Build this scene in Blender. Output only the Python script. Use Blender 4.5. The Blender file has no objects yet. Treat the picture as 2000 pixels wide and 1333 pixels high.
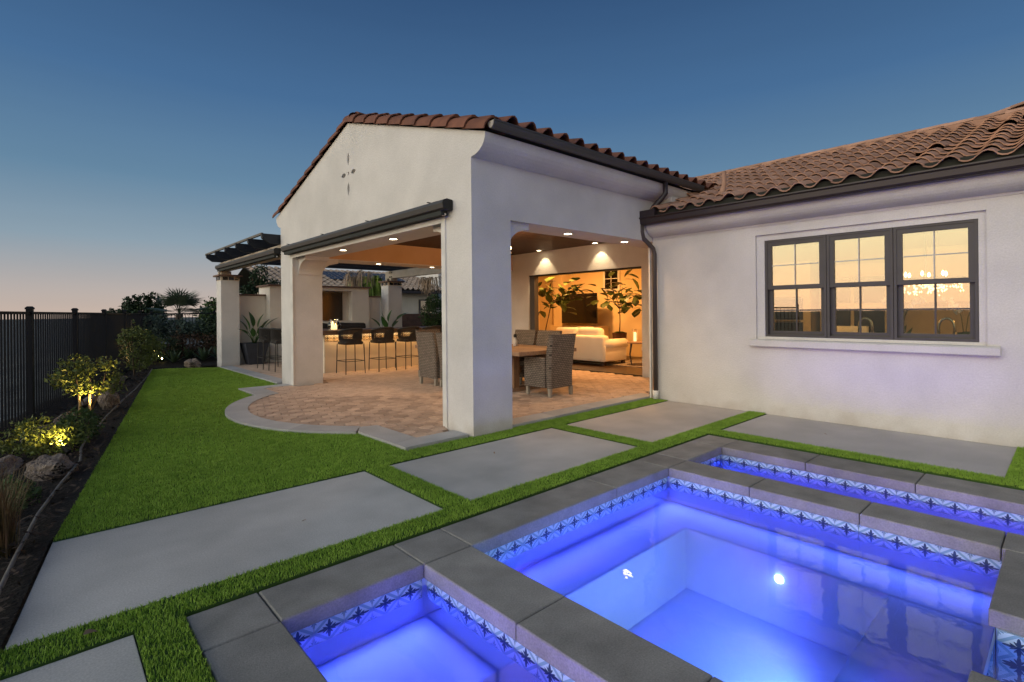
import bpy, bmesh, math, random
import numpy as np
from mathutils import Vector, Matrix, noise
random.seed(7); rng = np.random.default_rng(7)
S = bpy.context.scene
COL = S.collection
R_ = math.radians

# ------------------------------------------------------------------ camera
cam_d = bpy.data.cameras.new('camera'); cam = bpy.data.objects.new('camera', cam_d); COL.objects.link(cam); S.camera = cam
YAW, ROLL = R_(47.642), R_(-0.560)
FW = Vector((math.cos(YAW), math.sin(YAW), 0)); RT = Vector((math.sin(YAW), -math.cos(YAW), 0)); UP = Vector((0, 0, 1))
R2 = RT*math.cos(ROLL) + UP*math.sin(ROLL); U2 = UP*math.cos(ROLL) - RT*math.sin(ROLL)
cam.matrix_world = Matrix(((R2.x, U2.x, -FW.x, 0), (R2.y, U2.y, -FW.y, 0), (R2.z, U2.z, -FW.z, 1.4), (0, 0, 0, 1)))
cam_d.sensor_width = 36; cam_d.lens = 36*1006.3/2000; cam_d.shift_y = -56.8/2000
cam_d.clip_start = 0.05; cam_d.clip_end = 6000

# ------------------------------------------------------------------ sky, sun, exposure
W = bpy.data.worlds.new('World'); S.world = W; W.use_nodes = True
wn, wl = W.node_tree.nodes, W.node_tree.links
bg = wn['Background']
SUN_EL, SUN_AZ = 1.0, 178.0          # degrees; azimuth counted from +X towards +Y: the sun has set behind the camera, out past the fence
sky = wn.new('ShaderNodeTexSky'); sky.sky_type = 'NISHITA'; sky.sun_disc = False
sky.sun_elevation = R_(SUN_EL); sky.sun_rotation = R_(90 - SUN_AZ); sky.altitude = 200; sky.ozone_density = 3.0
# dusk: a clear blue vault over a dusty pink horizon, and the yellow afterglow round the set sun
tc = wn.new('ShaderNodeTexCoord'); sep = wn.new('ShaderNodeSeparateXYZ'); wl.new(tc.outputs['Generated'], sep.inputs[0])
def wramp(stops, src):
    r = wn.new('ShaderNodeValToRGB'); wl.new(src, r.inputs[0]); e = r.color_ramp.elements
    while len(e) < len(stops): e.new(.5)
    for el, (p, c) in zip(e, stops): el.position = p; el.color = (*c, 1)
    return r.outputs[0]
east = wramp([(0, (.60, .475, .40)), (.05, (.47, .43, .415)), (.12, (.27, .36, .435)), (.22, (.135, .25, .375)), (.36, (.066, .158, .315)), (.52, (.036, .092, .208)), (.75, (.025, .062, .15)), (1, (.02, .05, .12))], sep.outputs[2])
west = wramp([(0, (1.0, .58, .36)), (.05, (1.0, .68, .42)), (.13, (1.0, .86, .54)), (.30, (.95, .91, .72)), (.48, (.68, .73, .73)), (.70, (.27, .34, .44)), (1, (.03, .07, .16))], sep.outputs[2])
dt = wn.new('ShaderNodeVectorMath'); dt.operation = 'DOT_PRODUCT'; wl.new(tc.outputs['Generated'], dt.inputs[0]); dt.inputs[1].default_value = (math.cos(R_(SUN_AZ)), math.sin(R_(SUN_AZ)), 0)
mr_ = wn.new('ShaderNodeMapRange'); mr_.interpolation_type = 'SMOOTHSTEP'; mr_.inputs[1].default_value = .08; mr_.inputs[2].default_value = .95; wl.new(dt.outputs['Value'], mr_.inputs[0])
sc_ = wn.new('ShaderNodeVectorMath'); sc_.operation = 'SCALE'; sc_.inputs['Scale'].default_value = 2.6; wl.new(west, sc_.inputs[0])
mw = wn.new('ShaderNodeMix'); mw.data_type = 'RGBA'; wl.new(mr_.outputs[0], mw.inputs[0]); wl.new(east, mw.inputs[6]); wl.new(sc_.outputs[0], mw.inputs[7])
sn = wn.new('ShaderNodeVectorMath'); sn.operation = 'SCALE'; sn.inputs['Scale'].default_value = .15; wl.new(sky.outputs[0], sn.inputs[0])
mw2 = wn.new('ShaderNodeMix'); mw2.data_type = 'RGBA'; mw2.inputs[0].default_value = .04; wl.new(mw.outputs[2], mw2.inputs[6]); wl.new(sn.outputs[0], mw2.inputs[7])
hv = wn.new('ShaderNodeVectorMath'); hv.operation = 'MULTIPLY'; hv.inputs[1].default_value = (2.2, 2.2, 26); wl.new(tc.outputs['Generated'], hv.inputs[0])
hn_ = wn.new('ShaderNodeTexNoise'); hn_.inputs['Scale'].default_value = 1.3; hn_.inputs['Detail'].default_value = 5; wl.new(hv.outputs[0], hn_.inputs['Vector'])
hm_ = wn.new('ShaderNodeMapRange'); hm_.inputs[1].default_value = .35; hm_.inputs[2].default_value = .7; hm_.inputs[3].default_value = .988; hm_.inputs[4].default_value = 1.012; wl.new(hn_.outputs[0], hm_.inputs[0])
hs_ = wn.new('ShaderNodeVectorMath'); hs_.operation = 'SCALE'; wl.new(mw2.outputs[2], hs_.inputs[0]); wl.new(hm_.outputs[0], hs_.inputs['Scale'])
wl.new(hs_.outputs[0], bg.inputs['Color']); bg.inputs['Strength'].default_value = 1.0
sun_d = bpy.data.lights.new('sun', 'SUN'); sun_d.energy = 0.40; sun_d.angle = R_(60); sun_d.color = (1.0, 0.90, 0.82)
sun = bpy.data.objects.new('sun', sun_d); COL.objects.link(sun)
sd = Vector((math.cos(R_(SUN_AZ))*math.cos(R_(14)), math.sin(R_(SUN_AZ))*math.cos(R_(14)), math.sin(R_(14))))
sun.rotation_euler = sd.to_track_quat('Z', 'Y').to_euler()
S.view_settings.view_transform = 'Standard'; S.view_settings.look = 'None'; S.view_settings.gamma = 1
S.view_settings.use_curve_mapping = False
S.view_settings.exposure = 0.0
S.cycles.use_denoising = True
S.cycles.max_bounces = 8; S.cycles.diffuse_bounces = 3; S.cycles.glossy_bounces = 4; S.cycles.transparent_max_bounces = 12
S.cycles.sample_clamp_indirect = 4; S.cycles.caustics_reflective = False; S.cycles.caustics_refractive = False

# ------------------------------------------------------------------ materials
def nt(name):
    m = bpy.data.materials.new(name); m.use_nodes = True
    return m, m.node_tree.nodes, m.node_tree.links, m.node_tree.nodes['Principled BSDF']

def pm(name, col, rough=.8, col2=None, scale=4., bump=0., bscale=60., metal=0., rand=0., spec=.4, detail=6., round_=0., stain=0., dist=.004, stretch=None, speck=0., sscale=180., base_dirt=0.):
    """procedural material: two tones by noise at world position, optional relief, per-piece tone, soft stains, rounded edges"""
    m, N, L, P = nt(name)
    P.inputs['Roughness'].default_value = rough; P.inputs['Metallic'].default_value = metal; P.inputs['Specular IOR Level'].default_value = spec
    geo = N.new('ShaderNodeNewGeometry'); pos = geo.outputs['Position']
    if stretch:
        vm = N.new('ShaderNodeVectorMath'); vm.operation = 'MULTIPLY'; vm.inputs[1].default_value = stretch; L.new(pos, vm.inputs[0]); pos = vm.outputs[0]
    n1 = N.new('ShaderNodeTexNoise'); n1.inputs['Scale'].default_value = scale; n1.inputs['Detail'].default_value = detail; L.new(pos, n1.inputs['Vector'])
    c2 = col2 or tuple(c*.78 for c in col)
    mr = N.new('ShaderNodeMapRange'); mr.inputs[1].default_value = .3; mr.inputs[2].default_value = .7; L.new(n1.outputs[0], mr.inputs[0])
    mx = N.new('ShaderNodeMix'); mx.data_type = 'RGBA'; mx.inputs[6].default_value = (*c2, 1); mx.inputs[7].default_value = (*col, 1); L.new(mr.outputs[0], mx.inputs[0])
    out = mx.outputs[2]
    if stain:
        n3 = N.new('ShaderNodeTexNoise'); n3.inputs['Scale'].default_value = .9; n3.inputs['Detail'].default_value = 4; L.new(geo.outputs['Position'], n3.inputs['Vector'])
        m3 = N.new('ShaderNodeMapRange'); m3.inputs[1].default_value = .35; m3.inputs[2].default_value = .65; m3.inputs[3].default_value = 1-stain; m3.inputs[4].default_value = 1+stain*.4; L.new(n3.outputs[0], m3.inputs[0])
        h3 = N.new('ShaderNodeVectorMath'); h3.operation = 'SCALE'; L.new(out, h3.inputs[0]); L.new(m3.outputs[0], h3.inputs['Scale']); out = h3.outputs[0]
    if speck:
        n4 = N.new('ShaderNodeTexNoise'); n4.inputs['Scale'].default_value = sscale; n4.inputs['Detail'].default_value = 3; L.new(geo.outputs['Position'], n4.inputs['Vector'])
        m4 = N.new('ShaderNodeMapRange'); m4.inputs[1].default_value = .3; m4.inputs[2].default_value = .7; m4.inputs[3].default_value = 1-speck; m4.inputs[4].default_value = 1+speck; L.new(n4.outputs[0], m4.inputs[0])
        h4 = N.new('ShaderNodeVectorMath'); h4.operation = 'SCALE'; L.new(out, h4.inputs[0]); L.new(m4.outputs[0], h4.inputs['Scale']); out = h4.outputs[0]
    if base_dirt:      # splash-back stains: an uneven tide mark a hand above the ground
        sz = N.new('ShaderNodeSeparateXYZ'); L.new(geo.outputs['Position'], sz.inputs[0]); n5 = N.new('ShaderNodeTexNoise'); n5.inputs['Scale'].default_value = 3.5; n5.inputs['Detail'].default_value = 6; L.new(geo.outputs['Position'], n5.inputs['Vector'])
        ma = N.new('ShaderNodeMath'); ma.operation = 'MULTIPLY_ADD'; ma.inputs[1].default_value = .5; L.new(n5.outputs[0], ma.inputs[0]); L.new(sz.outputs[2], ma.inputs[2])
        m5 = N.new('ShaderNodeMapRange'); m5.interpolation_type = 'SMOOTHSTEP'; m5.inputs[1].default_value = .42; m5.inputs[2].default_value = .16; m5.inputs[3].default_value = 0; m5.inputs[4].default_value = base_dirt; L.new(ma.outputs[0], m5.inputs[0])
        x5 = N.new('ShaderNodeMix'); x5.data_type = 'RGBA'; x5.inputs[7].default_value = (.36, .29, .22, 1); L.new(m5.outputs[0], x5.inputs[0]); L.new(out, x5.inputs[6]); out = x5.outputs[2]
    if rand:
        oi = N.new('ShaderNodeObjectInfo')
        m2 = N.new('ShaderNodeMapRange'); m2.inputs[3].default_value = 1-rand; m2.inputs[4].default_value = 1+rand; L.new(oi.outputs['Random'], m2.inputs[0])
        h2 = N.new('ShaderNodeVectorMath'); h2.operation = 'SCALE'; L.new(out, h2.inputs[0]); L.new(m2.outputs[0], h2.inputs['Scale']); out = h2.outputs[0]
    L.new(out, P.inputs['Base Color'])
    nrm = None
    if round_:
        bv = N.new('ShaderNodeBevel'); bv.samples = 4; bv.inputs['Radius'].default_value = round_; nrm = bv.outputs[0]
    if bump:
        n2 = N.new('ShaderNodeTexNoise'); n2.inputs['Scale'].default_value = bscale; n2.inputs['Detail'].default_value = 5; L.new(pos, n2.inputs['Vector'])
        b = N.new('ShaderNodeBump'); b.inputs['Strength'].default_value = bump; b.inputs['Distance'].default_value = dist; L.new(n2.outputs[0], b.inputs['Height'])
        if nrm: L.new(nrm, b.inputs['Normal'])
        nrm = b.outputs[0]
    if nrm: L.new(nrm, P.inputs['Normal'])
    return m

def emit(name, col, strength):
    m, N, L, P = nt(name); P.inputs['Base Color'].default_value = (*col, 1)
    P.inputs['Emission Color'].default_value = (*col, 1); P.inputs['Emission Strength'].default_value = strength
    return m

def glassy(name, refl, tint, gcol=(1, 1, 1), rough=.01, ior=1.45, bump=0., bscale=6.):
    m, N, L, P = nt(name); N.remove(P)
    tr = N.new('ShaderNodeBsdfTransparent'); tr.inputs[0].default_value = (*tint, 1)
    gl = N.new('ShaderNodeBsdfGlossy'); gl.inputs['Color'].default_value = (*gcol, 1); gl.inputs['Roughness'].default_value = rough
    fr = N.new('ShaderNodeFresnel'); fr.inputs[0].default_value = ior
    ad = N.new('ShaderNodeMath'); ad.operation = 'ADD'; ad.use_clamp = True; ad.inputs[1].default_value = refl; L.new(fr.outputs[0], ad.inputs[0])
    if bump:
        geo = N.new('ShaderNodeNewGeometry'); n2 = N.new('ShaderNodeTexNoise'); n2.inputs['Scale'].default_value = bscale; n2.inputs['Detail'].default_value = 2; L.new(geo.outputs['Position'], n2.inputs['Vector'])
        b = N.new('ShaderNodeBump'); b.inputs['Strength'].default_value = bump; b.inputs['Distance'].default_value = .02; L.new(n2.outputs[0], b.inputs['Height'])
        L.new(b.outputs[0], gl.inputs['Normal']); L.new(b.outputs[0], fr.inputs['Normal'])
    mx = N.new('ShaderNodeMixShader'); L.new(ad.outputs[0], mx.inputs[0]); L.new(tr.outputs[0], mx.inputs[1]); L.new(gl.outputs[0], mx.inputs[2])
    L.new(mx.outputs[0], N['Material Output'].inputs['Surface'])
    return m

M = {}
M['stucco'] = pm('white_stucco', (.68, .655, .63), .9, (.61, .588, .565), 2.2, .5, 55, stain=.09, dist=.010, speck=.05, sscale=70, base_dirt=.4)
M['stucco_cream'] = pm('cream_stucco', (.74, .65, .52), .9, (.66, .58, .46), 3, .3, 90, stain=.06, dist=.006)
M['stucco_gw'] = pm('pale_garden_stucco', (.84, .79, .72), .9, (.76, .72, .65), 2.2, .35, 90, stain=.06, dist=.006)
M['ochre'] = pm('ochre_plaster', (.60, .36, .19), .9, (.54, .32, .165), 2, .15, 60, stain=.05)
M['room_wall'] = pm('room_wall', (.72, .55, .31), .9, (.67, .51, .285), 2)
M['kitchen_paint'] = pm('kitchen_paint', (.46, .38, .25), .85, (.42, .35, .23), 3)
M['slab'] = pm('brushed_concrete', (.53, .51, .485), .85, (.43, .415, .395), 2.5, .35, 260, stain=.16, dist=.002, round_=.006, speck=.16, sscale=120)
M['slab_warm'] = pm('grey_brown_concrete', (.50, .475, .45), .85, (.42, .40, .38), 2.5, .35, 260, stain=.12, dist=.002, round_=.006, speck=.16, sscale=120)
M['coping'] = pm('coping_stone', (.33, .31, .285), .85, (.225, .212, .195), 5, .5, 160, rand=.12, stain=.14, round_=.008, dist=.003, speck=.16, sscale=120)
M['border'] = pm('border_concrete', (.46, .45, .44), .85, (.38, .372, .365), 3, .4, 150, rand=.1, stain=.1, round_=.008, dist=.003, speck=.16, sscale=120)
M['paver'] = pm('clay_paver', (.53, .385, .285), .85, (.38, .27, .20), 7, .6, 70, rand=.22, stain=.12, round_=.006, dist=.004, speck=.15, sscale=60)
M['sand'] = pm('joint_sand', (.15, .105, .08), .95, (.09, .063, .05), 20, speck=.3, sscale=150)
M['soil'] = pm('dark_mulch', (.022, .017, .014), .95, (.008, .007, .006), 14, 1., 45, dist=.03, speck=.5, sscale=55)
M['chips'] = pm('bark_chip', (.075, .05, .036), .9, (.018, .013, .010), 40)
M['hill'] = pm('dry_hillside', (.085, .10, .105), .95, (.035, .045, .05), .35, 1., 3, dist=.3)
M['turf_base'] = pm('turf_backing', (.04, .09, .012), .95, (.025, .06, .008), 30)
M['turf'] = pm('turf_blades', (.32, .49, .068), .6, (.20, .35, .038), 9, spec=.25, stain=.1)
M['plaster'] = pm('pool_plaster', (.46, .58, .84), .7, (.40, .52, .78), 5, .1, 80, round_=.035, stain=.08)
M['rtile'] = pm('terracotta_roof_tile', (.50, .29, .20), .8, (.36, .20, .135), 7, .4, 60, rand=.2, dist=.003)
M['rtile_b'] = pm('brown_roof_tile', (.21, .085, .05), .8, (.14, .055, .035), 6, .4, 60, rand=.18, dist=.003)
M['rtile_old'] = pm('weathered_roof_tile', (.55, .42, .32), .85, (.3, .22, .17), 8, .3, 40, rand=.28, dist=.003)
M['felt'] = pm('dark_underlay', (.03, .032, .026), .9)
M['gutter'] = pm('brown_gutter_metal', (.034, .023, .026), .42, (.027, .018, .021), 4, spec=.5)
M['gutter_g'] = pm('grey_gutter_metal', (.078, .073, .07), .45, (.066, .062, .06), 4)
M['downpipe'] = pm('grey_brown_downpipe', (.075, .058, .054), .45, (.06, .047, .044), 6)
M['gutter_in'] = pm('pale_end_cap', (.5, .46, .4), .6)
M['shade'] = pm('grey_shade_cassette', (.05, .048, .047), .42, (.042, .04, .039), 5)
M['shade_d'] = pm('dark_shade_fabric', (.03, .033, .03), .8)
M['navy'] = pm('navy_painted_timber', (.016, .02, .029), .55, (.011, .014, .02), 5, .3, 40, stretch=(1, 6, 6))
M['greywood'] = pm('grey_lath', (.17, .155, .14), .8)
M['beam'] = pm('pale_painted_beam', (.50, .43, .34), .8, (.42, .36, .28), 5)
M['cap'] = pm('brown_stone_cap', (.20, .12, .085), .8, (.14, .085, .06), 9, .4, 50, dist=.004)
M['fence'] = pm('black_fence_metal', (.008, .010, .016), .6, (.006, .008, .012), 5, spec=.15)
M['frame'] = pm('bronze_window_frame', (.075, .068, .066), .5, (.062, .056, .055), 6)
M['muntin_w'] = pm('pale_muntin', (.6, .56, .5), .6)
M['glass'] = glassy('window_glass', .15, (.86, .9, .84), (1, .95, .82), ior=1.5, bump=.012, bscale=2.2)
M['clear'] = glassy('clear_glass', .03, (.96, .97, .97))
M['water'] = glassy('pool_water', 0.0, (.86, .93, .99), ior=1.33, rough=.015, bump=.05, bscale=8)
M['wood_ceil'] = pm('dark_stained_ceiling_plank', (.06, .028, .016), .6, (.033, .015, .009), 3, .3, 30, rand=.25, stretch=(1, 7, 7))
M['table'] = pm('reclaimed_table_wood', (.36, .22, .13), .75, (.22, .135, .085), 4, .6, 40, rand=.16, stretch=(9, 1.2, 9), dist=.004)
M['table_d'] = pm('worn_table_leg_wood', (.30, .165, .085), .75, (.17, .095, .052), 5, .6, 40, stretch=(9, 9, 1.2), dist=.004)
M['log'] = pm('charred_log', (.05, .04, .035), .85, (.02, .016, .014), 8, 1., 20, stretch=(1, 5, 5), dist=.02)
M['counter'] = pm('brown_stone_counter', (.13, .085, .055), .45, (.08, .05, .034), 9, .2, 40)
M['stool_f'] = pm('black_powder_coat', (.02, .019, .018), .5)
M['rope'] = pm('charcoal_rope', (.035, .03, .028), .85, (.02, .018, .017), 60, .6, 160, dist=.004)
M['legs'] = pm('silvered_teak_leg', (.33, .30, .25), .8, (.24, .215, .18), 8, .3, 50, stretch=(6, 6, 1))
M['leather'] = pm('pale_upholstery', (.86, .80, .70), .85, (.80, .74, .64), 3, .15, 120)
M['black'] = pm('black_screen', (.004, .004, .005), .12, (.004, .004, .005), spec=.5)
M['blackm'] = pm('black_matte', (.012, .012, .012), .6)
M['floor_in'] = pm('dark_oak_floor', (.05, .03, .02), .35, (.03, .018, .012), 4, stretch=(1, 8, 8))
M['rug'] = pm('mottled_rug', (.36, .30, .24), .95, (.16, .13, .11), 18)
M['pot'] = pm('slate_planter', (.05, .055, .075), .7, (.035, .038, .05), 5)
M['pot_r'] = pm('brown_planter', (.10, .045, .03), .6)
M['trunk'] = pm('bark', (.14, .10, .07), .9, (.07, .05, .038), 14, .8, 40, dist=.006)
M['stake'] = pm('bare_stake_wood', (.35, .25, .15), .8, (.25, .18, .1), 9)
M['rock'] = pm('sandstone_boulder', (.30, .245, .20), .9, (.15, .12, .105), 6, .9, 16, dist=.02, stain=.2, speck=.5, sscale=55)
M['rock_d'] = pm('speaker_hole', (.02, .017, .015), .95)
M['hose'] = pm('grey_drip_hose', (.16, .145, .13), .6, (.10, .09, .085), 20)
M['lf_lime'] = pm('bright_green_leaf', (.15, .19, .045), .55, (.075, .105, .025), 9, spec=.3)
M['lf_mid'] = pm('mid_green_leaf', (.06, .11, .03), .6, (.03, .06, .015), 6, spec=.3)
M['lf_dark'] = pm('dark_green_leaf', (.028, .055, .022), .6, (.014, .03, .012), 4, spec=.3)
M['lf_silver'] = pm('grey_green_leaf', (.075, .11, .085), .65, (.035, .06, .045), 4, spec=.3)
M['lf_red'] = pm('bronze_leaf', (.09, .05, .03), .65, (.04, .025, .015), 5, spec=.3)
M['lf_agave'] = pm('agave_leaf', (.075, .12, .065), .5, (.045, .075, .04), 4, spec=.35)
M['lf_bird'] = pm('glossy_banana_leaf', (.055, .14, .035), .35, (.03, .085, .02), 6, spec=.5)
M['lf_fig'] = pm('fig_leaf', (.085, .12, .03), .4, (.045, .07, .018), 7, spec=.5)
M['lf_palm'] = pm('palm_frond', (.085, .12, .075), .55, (.045, .07, .045), 5, spec=.35)
M['lf_palm_y'] = pm('yellow_green_frond', (.34, .42, .06), .55, (.20, .29, .04), 5)
M['lf_dead'] = pm('dead_frond', (.36, .25, .16), .9, (.2, .14, .09), 9)
M['lf_grass'] = pm('rust_red_grass', (.13, .065, .035), .7, (.08, .07, .02), 8)
M['moss'] = pm('moss', (.05, .08, .02), .95, (.03, .05, .012), 30)
M['brick'] = pm('brown_brick', (.17, .095, .065), .9, (.11, .06, .043), 6, .5, 60, rand=.2, dist=.004)
M['solar'] = pm('solar_panel', (.05, .065, .10), .55, (.04, .052, .085), 3, spec=.2)
M['solar_f'] = pm('solar_frame', (.4, .42, .45), .5)
M['chrome'] = pm('brushed_nickel', (.55, .5, .42), .25, metal=1.)
M['candle'] = emit('lit_candle_wax', (1., .72, .34), 1.6)
M['flame'] = emit('flame', (1., .62, .2), 25)
M['lamp'] = emit('lamp_face', (1., .80, .50), 22)
M['bulb'] = emit('bulb', (1., .74, .40), 40)
M['pool_lamp'] = emit('pool_lamp_face', (.55, .75, 1.), 30)
M['up_lamp'] = emit('uplight_face', (1., .78, .30), 60)
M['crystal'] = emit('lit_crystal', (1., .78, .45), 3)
M['bulb2'] = emit('dim_bulb', (1., .74, .40), 12)
M['white'] = pm('white_trim', (.72, .70, .66), .7)
M['petal'] = pm('white_petal', (.8, .78, .72), .6)
M['cabinet'] = pm('cream_cabinet', (.66, .56, .38), .6)
M['silver'] = pm('silver_fitting', (.6, .6, .62), .25, metal=1.)
M['far_wall'] = pm('far_stucco', (.40, .36, .30), .9)

def wicker(name, a, b):
    m, N, L, P = nt(name); P.inputs['Roughness'].default_value = .8
    tc = N.new('ShaderNodeTexCoord'); mp = N.new('ShaderNodeMapping'); L.new(tc.outputs['Object'], mp.inputs[0])
    sx = N.new('ShaderNodeSeparateXYZ'); L.new(mp.outputs[0], sx.inputs[0])
    ad = N.new('ShaderNodeMath'); ad.operation = 'ADD'; L.new(sx.outputs[0], ad.inputs[0]); L.new(sx.outputs[1], ad.inputs[1])
    cb = N.new('ShaderNodeCombineXYZ'); L.new(ad.outputs[0], cb.inputs[0]); L.new(sx.outputs[2], cb.inputs[1])
    br = N.new('ShaderNodeTexBrick'); L.new(cb.outputs[0], br.inputs['Vector']); br.inputs['Scale'].default_value = 1
    br.inputs['Brick Width'].default_value = .06; br.inputs['Row Height'].default_value = .030; br.inputs['Mortar Size'].default_value = .0055; br.inputs['Mortar Smooth'].default_value = .5; br.offset = .5
    br.inputs['Color1'].default_value = (*a, 1); br.inputs['Color2'].default_value = (*b, 1); br.inputs['Mortar'].default_value = tuple(c*.25 for c in b)+(1,)
    nz = N.new('ShaderNodeTexNoise'); nz.inputs['Scale'].default_value = 9; L.new(tc.outputs['Object'], nz.inputs['Vector'])
    mm = N.new('ShaderNodeMapRange'); mm.inputs[3].default_value = .72; mm.inputs[4].default_value = 1.25; L.new(nz.outputs[0], mm.inputs[0])
    sc = N.new('ShaderNodeVectorMath'); sc.operation = 'SCALE'; L.new(br.outputs['Color'], sc.inputs[0]); L.new(mm.outputs[0], sc.inputs['Scale'])
    L.new(sc.outputs[0], P.inputs['Base Color'])
    bp = N.new('ShaderNodeBump'); bp.invert = True; bp.inputs['Distance'].default_value = .006; bp.inputs['Strength'].default_value = .8; L.new(br.outputs['Fac'], bp.inputs['Height']); L.new(bp.outputs[0], P.inputs['Normal'])
    return m
M['wicker'] = wicker('grey_wicker', (.235, .195, .165), (.175, .145, .122))

def tile_print(name, base, line, leaf):
    """glazed tile: diamond lattice, a dark five-lobed leaf in the middle, pale leaves in the corners"""
    m, N, L, P = nt(name); P.inputs['Roughness'].default_value = .3
    uv = N.new('ShaderNodeUVMap'); uv.uv_map = 'uv'; sx = N.new('ShaderNodeSeparateXYZ'); L.new(uv.outputs[0], sx.inputs[0])
    def mt(op, a, b=None, clamp=False):
        n = N.new('ShaderNodeMath'); n.operation = op; n.use_clamp = clamp
        for i, v in enumerate((a, b)):
            if v is None: continue
            if isinstance(v, (int, float)): n.inputs[i].default_value = v
            else: L.new(v, n.inputs[i])
        return n.outputs[0]
    u = mt('SUBTRACT', sx.outputs[0], .5); v = mt('SUBTRACT', sx.outputs[1], .5)
    au, av = mt('ABSOLUTE', u), mt('ABSOLUTE', v)
    d = mt('ADD', au, av)
    lat = mt('LESS_THAN', mt('ABSOLUTE', mt('SUBTRACT', d, .5)), .075)
    def flower(uu, vv, size, n, ph):
        r = mt('SQRT', mt('ADD', mt('MULTIPLY', uu, uu), mt('MULTIPLY', vv, vv)))
        t = mt('ARCTAN2', uu, vv)
        lobe = mt('COSINE', mt('ADD', mt('MULTIPLY', t, n), ph)); lobe2 = mt('COSINE', mt('MULTIPLY', t, n*3))
        lim = mt('ADD', mt('ADD', mt('MULTIPLY', lobe, size*.30), mt('MULTIPLY', lobe2, size*.20)), size*.66)
        return mt('LESS_THAN', r, lim)
    fl = flower(u, v, .34, 4, 0)
    cu, cv = mt('SUBTRACT', .5, au), mt('SUBTRACT', .5, av)
    co = flower(cu, cv, .26, 4, 0)
    def mix(f, a, b):
        n = N.new('ShaderNodeMix'); n.data_type = 'RGBA'; L.new(f, n.inputs[0])
        for i, c in ((6, a), (7, b)):
            if isinstance(c, tuple): n.inputs[i].default_value = (*c, 1)
            else: L.new(c, n.inputs[i])
        return n.outputs[2]
    c = mix(co, base, tuple(x*.72 for x in line)); c = mix(lat, c, line); c = mix(fl, c, leaf)
    edge = mt('GREATER_THAN', mt('MAXIMUM', au, av), .487); c = mix(edge, c, tuple(x*.7 for x in base))
    L.new(c, P.inputs['Base Color'])
    return m
M['ptile'] = tile_print('printed_pool_tile', (.54, .68, .77), (.24, .40, .50), (.02, .045, .11))
M['btile'] = tile_print('printed_bar_tile', (.66, .52, .32), (.22, .14, .08), (.05, .03, .02))

# ------------------------------------------------------------------ building helpers
ORG = {}
def tag(o, label=None, cat=None, group=None, kind=None):
    if label: o['label'] = label
    if cat: o['category'] = cat
    if group: o['group'] = group
    if kind: o['kind'] = kind
    return o
def thing(name, label, cat, loc=(0, 0, 0), group=None, rz=0):
    o = bpy.data.objects.new(name, None); COL.objects.link(o); o.location = loc; o.rotation_euler = (0, 0, rz); o.empty_display_size = .1
    ORG[o.name] = Vector(loc) if rz == 0 else Vector((0, 0, 0))
    return tag(o, label, cat, group)
def org(p): return ORG.get(p.name, Vector((0, 0, 0))) if p else Vector((0, 0, 0))

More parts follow.
